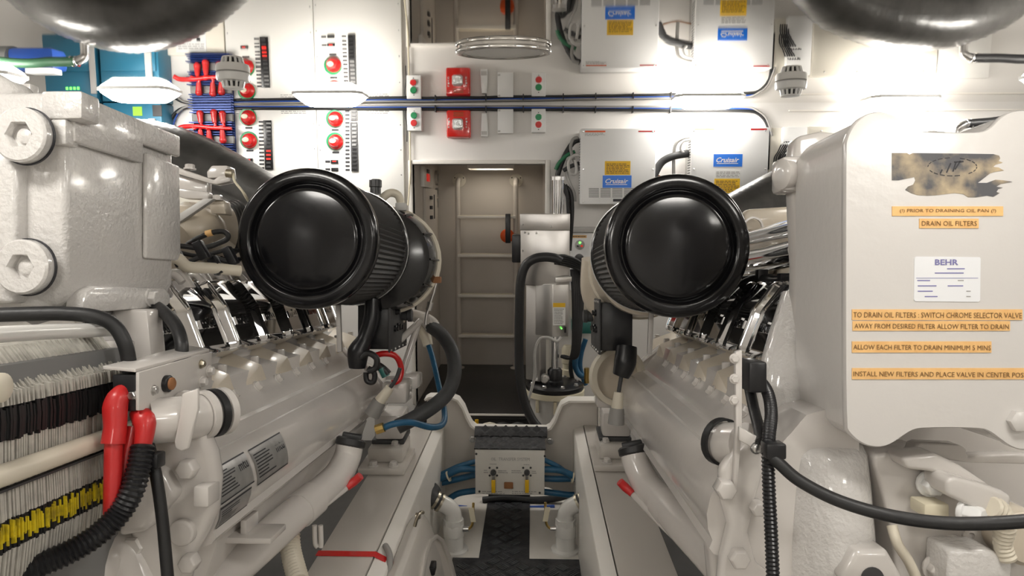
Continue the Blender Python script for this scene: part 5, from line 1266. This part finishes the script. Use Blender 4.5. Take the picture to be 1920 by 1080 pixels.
r = thing('heat_exchanger_cover', 'big white cover box with orange label tapes and torn sticker', 'cover box', PE(1780, 840, WC))
cx, cy = 1785, 525
sh = lambda k: [PE(cx + (a - cx) * k, cy + (b - cy) * k, WC) for a, b in out]
G().loft([[p + EF * .014 for p in sh(.992)], [p + EF * .012 for p in sh(1.0)], [p + EF * .003 for p in sh(1.0)], sh(.992)]).build('front_plate', 'cover', r, sharp=40)
g = G(); back = [PE(cx + (a - cx) * .985, cy + (b - cy) * .985, WC) for a, b in out]
g.loft([[p + EF * .0145 for p in back], [p + EF * .19 for p in back]]); g.build('housing', 'cover', r)
g = G(); g.ring(PE(cx, cy, WC), EF, 0, 0, 0, 0) if False else None
def tape(px0, py0, px1, py1, s, m0='tape', m1='tapeink', pad=(4, 4)):
    a, b, c_, d = PE(px0, py1, WC), PE(px1, py1, WC), PE(px1, py0, WC), PE(px0, py0, WC)
    o = G().prism([a, b, c_, d], -EF * .0012).build('label_tape', m0, r)
    q = PE(px0 + pad[0], py1 - pad[1], WC); q2 = PE(px1 - pad[0], py1 - pad[1], WC); q3 = PE(px0 + pad[0], py0 + pad[1], WC)
    text(s, q - EF * .0016, ER, EU, (q2 - q).length, (q3 - q).length, m1, o, nrm=-EF)
tape(1672, 387, 1880, 405, '(!) PRIOR TO DRAINING OIL PAN (!)', pad=(14, 5)); tape(1723, 410, 1834, 428, 'DRAIN OIL FILTERS', pad=(4, 4.5))
tape(1597, 580, 1916, 600, 'TO DRAIN OIL FILTERS : SWITCH CHROME SELECTOR VALVE', pad=(2, 5)); tape(1598, 602, 1893, 620, 'AWAY FROM DESIRED FILTER ALLOW FILTER TO DRAIN', pad=(3, 4.5))
tape(1597, 640, 1858, 661, 'ALLOW EACH FILTER TO DRAIN MINIMUM 5 MINS', pad=(2, 6)); tape(1597, 690, 1952, 711, 'INSTALL NEW FILTERS AND PLACE VALVE IN CENTER POSITION', pad=(2, 6))
def epoly(pts, lift, th, name, m_, par=None): return G().prism([PE(a, b, WC) - EF * lift for a, b in pts], -EF * th).build(name, m_, par or r)
cd = epoly([(1714, 484), (1717, 481), (1836, 482), (1838, 485), (1837, 563), (1834, 566), (1716, 565), (1713, 562)], 0, .0009, 'maker_card', 'card')
text('BEHR', PE(1752, 497, WC) - EF * .0011, ER, EU, 42 / FPX * WC, 10.5 / FPX * WC, 'inkblue', cd, nrm=-EF, bold=.02)
def erow(x0, x1, y, h=2.2, m_='inkblue'): epoly([(x0, y), (x1, y), (x1, y + h), (x0, y + h)], .001, .0002, 'print_line', m_, cd)
erow(1717, 1833, 521, 1)
for x0, x1, y in ((1775, 1808, 503), (1752, 1806, 511), (1719, 1743, 525), (1720, 1755, 535), (1720, 1748, 545), (1733, 1757, 555), (1795, 1806, 525), (1776, 1805, 535), (1811, 1819, 545), (1811, 1819, 555)): erow(x0, x1, y, 2, 'inkblue' if x1 - x0 > 12 else 'inkgrey')
torn = [(1672, 287), (1700, 287), (1705, 290), (1711, 287), (1800, 288), (1862, 289), (1873, 292), (1875, 297), (1872, 302), (1880, 305), (1866, 309), (1862, 313), (1872, 314), (1882, 320), (1866, 322), (1856, 325), (1842, 336), (1833, 343), (1850, 343), (1866, 337), (1880, 338), (1898, 341), (1876, 345), (1868, 350), (1880, 352), (1871, 355), (1868, 360), (1874, 362), (1862, 369), (1850, 367), (1830, 370), (1815, 370), (1806, 364), (1790, 362), (1772, 364), (1755, 366), (1738, 367), (1720, 366), (1708, 362), (1697, 356), (1702, 350), (1712, 346), (1716, 338), (1714, 332), (1700, 335), (1685, 338), (1672, 338)]
stk = epoly(torn, 0, .0006, 'torn_sticker', 'sticker')
g = G()
for i in range(20):
    a = i / 20 * 2 * math.pi
    if i in (3, 9, 15): continue
    p0, p1 = PE(1785 + 46 * math.cos(a), 313 + 17 * math.sin(a), WC) - EF * .0008, PE(1785 + 46 * math.cos(a + .22), 313 + 17 * math.sin(a + .22), WC) - EF * .0008
    g.bar(p0, p1, .0012, .0002, -EF)
for (a, b, c_, d) in ((1782, 306, 1774, 324), (1792, 304, 1786, 322), (1800, 302, 1790, 318), (1788, 304, 1806, 303), (1766, 318, 1762, 326)):
    g.bar(PE(a, b, WC) - EF * .0008, PE(c_, d, WC) - EF * .0008, .002, .0002, -EF)
g.build('faded_print', 'ink', stk, kind='stuff')
G().bolt(PE(1907, 788, WC), -EF, .0155, .012, False).build('bolt', 'cover', r)
# casting behind the cover: arm with round boss, lower neck
G().prism([PE(a, b, 1.19) for a, b in ((1488, 305), (1494, 255), (1540, 245), (1600, 250), (1600, 800), (1498, 800), (1494, 640), (1497, 500), (1490, 360))], EF * .05).build('rear_casting', 'enamel', r, .01, 3)
G().obox(PE(1484, 330, 1.21), ER * .026, EF * .03, EU * .030).build('boss_block', 'enamel', r, .008)
G().lathe(PE(1457, 328, 1.19) + ER * .012, -ER - EF * .3, [(.020, -.02), (.026, -.01), (.026, .006), (.018, .010), (.008, .010)], 24).build('boss', 'enamel', r)
G().tube([PE(1520, 560, 1.25), PE(1500, 640, 1.24), PE(1480, 700, 1.22), PE(1475, 780, 1.2), PE(1490, 850, 1.18)], [.05, .055, .05, .05, .06], 20).build('neck_pipe', 'enamelcast', r)

# =================================================================== LOWER RIGHT CASTINGS
r = thing('pump_housing', 'glossy white rounded pump column below the big cover box', 'pump', PE(1560, 1080, 1.1))
a0_, c0_ = acE(1480, 838, 1.06); a1_, _ = acE(1648, 838, 1.06)
am, ah = (a0_ + a1_) / 2, (a1_ - a0_) / 2
def colring(k, c, wf): return [E(am + ah * k * math.cos(t_), 1.12 - (1.12 - wf) * math.sin(t_) ** .8, c) for t_ in [math.pi * i / 16 for i in range(17)]] + [E(am - ah * k, 1.2, c), E(am + ah * k, 1.2, c)]
G().loft([colring(1.04, -.62, 1.0), colring(1.03, -.40, 1.0), colring(.99, -.31, 1.02), colring(.96, -.262, 1.035), colring(.90, -.250, 1.05), colring(.8, -.246, 1.07)]).build('column', 'enamelcast', r, sharp=55)
g = G(); p = PE(1625, 1075, 1.0); g.lathe(p, -EF, [(.045, -.03), (.045, .01), (.038, .016)], 6); g.build('hex_union', 'enamel', r, .003)
G().lathe(p, -EF, [(.016, .014), (.016, .018)], 20).build('union_bore', 'darkgrey', r)
r2 = thing('gear_case', 'white cast gear case with hex bolts beside the pump column', 'engine part', PE(1780, 1080, 1.1))
def gp(pts, w, d, name, m_='enamel', bev=.006): return G().prism([PE(a, b, w) for a, b in pts], EF * d).build(name, m_, r2, bev, 3)
gp([(1638, 870), (1640, 852), (1662, 850), (1720, 856), (1770, 856), (1815, 890), (1860, 920), (1890, 960), (1960, 965), (1960, 1150), (1690, 1150), (1672, 1000), (1655, 930)], 1.06, .12, 'case_body')
gp([(1690, 858), (1755, 850), (1800, 872), (1850, 905), (1875, 925), (1860, 935), (1790, 900), (1745, 885), (1700, 880)], 1.02, .05, 'top_rib')
gp([(1774, 900), (1790, 893), (1880, 920), (1898, 930), (1895, 965), (1860, 968), (1776, 930)], .985, .06, 'arm_block')
gp([(1714, 846), (1718, 834), (1728, 831), (1800, 834), (1812, 842), (1815, 856), (1900, 852), (1960, 856), (1960, 872), (1815, 868), (1725, 855), (1684, 852)], 1.09, .03, 'back_plate')
gp([(1780, 1032), (1862, 1032), (1900, 1056), (1896, 1150), (1772, 1150)], 1.0, .06, 'shiny_block', 'enamelcast')
G().bolt(PE(1741, 906, 1.05), -EF, .0155, .022).build('bolt', 'white', r2, .001); G().bolt(PE(1752, 1064, 1.05), -EF, .0155, .02).build('bolt', 'enamel', r2, .001)
G().bolt(PE(1802, 958, 1.0), -EF * .8 + ER * .5, .013, .03).build('bolt', 'white', r2, .001)
G().obox(PE(1742, 950, 1.03), ER * .018, EF * .02, EU * .010).build('union_block', 'ivory', r2, .003)
for a, b in ((1786, 1016), (1818, 1003)): G().lathe(PE(a, b, 1.06), -EF, [(.012, -.004), (.012, .004), (.005, .005), (.005, -.002)], 18).build('dowel_boss', 'enamel', r2)
G().tube([PE(1672, 985, 1.04), PE(1683, 1020, 1.03), PE(1705, 1055, 1.03), PE(1725, 1100, 1.03)], .0075, 10).build('oil_line', 'cream', r2)
G().tube([PE(1858, 950, .98), PE(1872, 958, .985), PE(1884, 985, .99), PE(1880, 1020, 1.0), PE(1890, 1050, 1.0)], [.014, .016, .014, .012, .012], 12, 6, ridges=.007, rw=.12).build('banjo_stack', 'cream', r2)
G().lathe(PE(1925, 1010, 1.02), -EF, [(.04, -.05), (.04, .0), (.034, .006)], 28).build('round_cap', 'enamelwarm', r2)

# black tube crossing in front of it and ribbed conduit
tag(G().tube([PE(1446, 856, .97), PE(1462, 870, .965), PE(1500, 902, .955), PE(1570, 938, .94), PE(1660, 965, .92), PE(1760, 980, .91), PE(1860, 981, .9), PE(1960, 974, .9)], .0088, 14, 8).build('black_tube', 'rubber'), 'smooth black tube sagging across the white castings below the cover box', 'tube')
tag(G().tube([PE(1404, 706, 1.16), PE(1425, 715, 1.12), PE(1440, 738, 1.08), PE(1446, 775, 1.04), PE(1442, 815, 1.0), PE(1440, 850, .98), PE(1442, 920, .97), PE(1446, 1000, .96), PE(1450, 1100, .95)], .0088, 14, 8, ridges=.0055, rw=.2).build('ribbed_conduit', 'plastic'), 'ribbed black conduit hanging beside the pump column', 'conduit')
tag(G().tube([PE(1404, 720, 1.14), PE(1412, 760, 1.1), PE(1422, 800, 1.05), PE(1428, 830, 1.01)], .009, 10).build('black_cable', 'rubber'), 'black cable slanting down to the conduit clip', 'cable')
tag(G().obox(PE(1450, 843, .975), ER * .014, EF * .014, EU * .011).build('conduit_clip', 'plastic', None, .003), 'black clip tying the conduit to the slim white bracket', 'clip')
r = thing('conduit_bracket', 'slim white bracket arm that carries the ribbed conduit', 'bracket', PE(1395, 935, 1.2))
G().prism([PE(a, b, 1.03) for a, b in ((1379, 660), (1392, 656), (1392, 800), (1382, 932), (1374, 935), (1380, 800))], EF * .012).build('upright', 'enamel', r, .002)
G().prism([PE(a, b, 1.015) for a, b in ((1386, 800), (1434, 826), (1434, 853), (1386, 826))], EF * .008).build('arm', 'enamel', r, .002)
for a, b in ((1377, 672), (1377, 710), (1376, 750)): G().bolt(PE(a, b, 1.03), -EF, .006, .007).build('bolt', 'enamel', r)
G().bolt(PE(1418, 840, 1.015), -EF, .007, .006).build('bolt', 'steel', r)
G().obox(PE(1410, 703, 1.09), ER * .014, EF * .03, EU * .024).build('cable_block', 'plastic', r, .004)
# end casting of the right engine
def pr_(pts, w, d, name, m_='enamel', bev=.01): return G().prism([PE(a, b, w) for a, b in pts], EF * d).build(name, m_, eR, bev, 3)
pr_([(1352, 1045), (1366, 985), (1350, 925), (1350, 880), (1372, 850), (1395, 820), (1425, 830), (1436, 880), (1418, 940), (1405, 1000), (1420, 1060), (1480, 1100), (1480, 1150), (1340, 1150)], 1.04, .025, 'end_casting')
pr_([(1440, 700), (1500, 640), (1500, 1150), (1400, 1150), (1430, 900)], 1.3, .05, 'front_cover')
pr_([(1330, 1030), (1350, 1015), (1395, 1035), (1400, 1150), (1340, 1150)], 1.13, .05, 'lower_stay')
for a, b, rr_ in ((1383, 1043, .016), (1418, 950, .012), (1358, 915, .016)): G().lathe(PE(a, b, 1.04), -EF, [(rr_, -.01), (rr_, .014), (rr_ * .8, .018)], 6).build('bolt', 'enamel', eR, .001)
G().tube([PE(1348, 830, 1.13), PE(1366, 832, 1.10), PE(1400, 834, 1.06)], [.034, .034, .034], 24).build('water_pipe', 'enamel', eR)
G().ring(PE(1354, 828, 1.105), EF * .9 - ER * .43, .034, .038, -.006, .006, 28).build('clamp', 'rubber', eR)
r = thing('pressure_sensor', 'brown pressure sensor with black plug on the end casting', 'sensor', PE(1410, 1022, 1.15))
G().lathe(PE(1420, 1026, 1.15), -ER, [(.02, -.015), (.02, .005), (.014, .006)], 6).build('sensor_nut', 'zinc', r)
G().lathe(PE(1408, 1022, 1.15), -ER, [(.009, -.012), (.009, .004), (.006, .005), (.006, .01), (.011, .011), (.011, .028)], 14).build('plug', 'plastic', r)
tag(G().tube([PE(1400, 1030, 1.14), PE(1408, 1040, 1.12), PE(1422, 1060, 1.12), PE(1430, 1100, 1.1)], .003, 8).build('blue_wire', 'cream'), 'cream wire leaving the brown pressure sensor', 'wire')
tag(G().cyl(PE(1396, 1030, 1.135), PE(1410, 1044, 1.12), .0062, n=8).build('blue_connector', 'bluecable'), 'blue connector on the wire below the brown sensor', 'connector')
# ------------------------------------------------------------------ chrome pipes of the right engine
for i, (pts, rad_) in enumerate([([(1396, 448, 1.95), (1440, 438, 1.7), (1500, 424, 1.42)], .020), ([(1396, 488, 1.95), (1440, 481, 1.72), (1500, 468, 1.45)], .025), ([(1398, 508, 2.0), (1450, 498, 1.75), (1500, 488, 1.5)], .014)]):
    tag(G().tube([PE(*q) for q in pts], rad_, 20, 6).build('chrome_pipe', 'chrome'), ['upper polished chrome pipe beside the black air filter', 'thick polished chrome pipe below the upper one', 'thin polished chrome pipe under the thick one'][i], 'pipe')
o = G().prism([PE(a, b, 1.9) for a, b in ((1392, 405), (1402, 392), (1495, 386), (1510, 386), (1510, 432), (1440, 430), (1400, 432))], EF * .04).build('valley_cover', 'enamelwarm', eR, .008)
G().ring(PE(1412, 425, 1.88), EF, .022, .027, -.004, .004, 20).build('lifting_eye', 'enamel', eR)
tag(G().tube([PE(1390, 535, 1.75), PE(1420, 522, 1.68), PE(1450, 530, 1.6), PE(1500, 524, 1.5)], .012, 12).build('black_harness', 'rubber'), 'thick black harness under the chrome pipes', 'cable')
tag(G().tube([PE(1395, 522, 1.78), PE(1430, 518, 1.7), PE(1460, 520, 1.62), PE(1500, 514, 1.52)], .007, 10).build('black_cable', 'rubber'), 'thin black cable beside the thick harness under the chrome pipes', 'cable')
for i, (a, b) in enumerate(((1428, 516), (1470, 524))):
    tag(G().obox(PE(a, b, 1.66 - i * .1), ER * .012, EF * .012, EU * .014).build('cable_clamp', 'plastic', None, .002), ['black clamp on the harness close to the air filter', 'black clamp on the harness close to the cover box'][i], 'clamp')
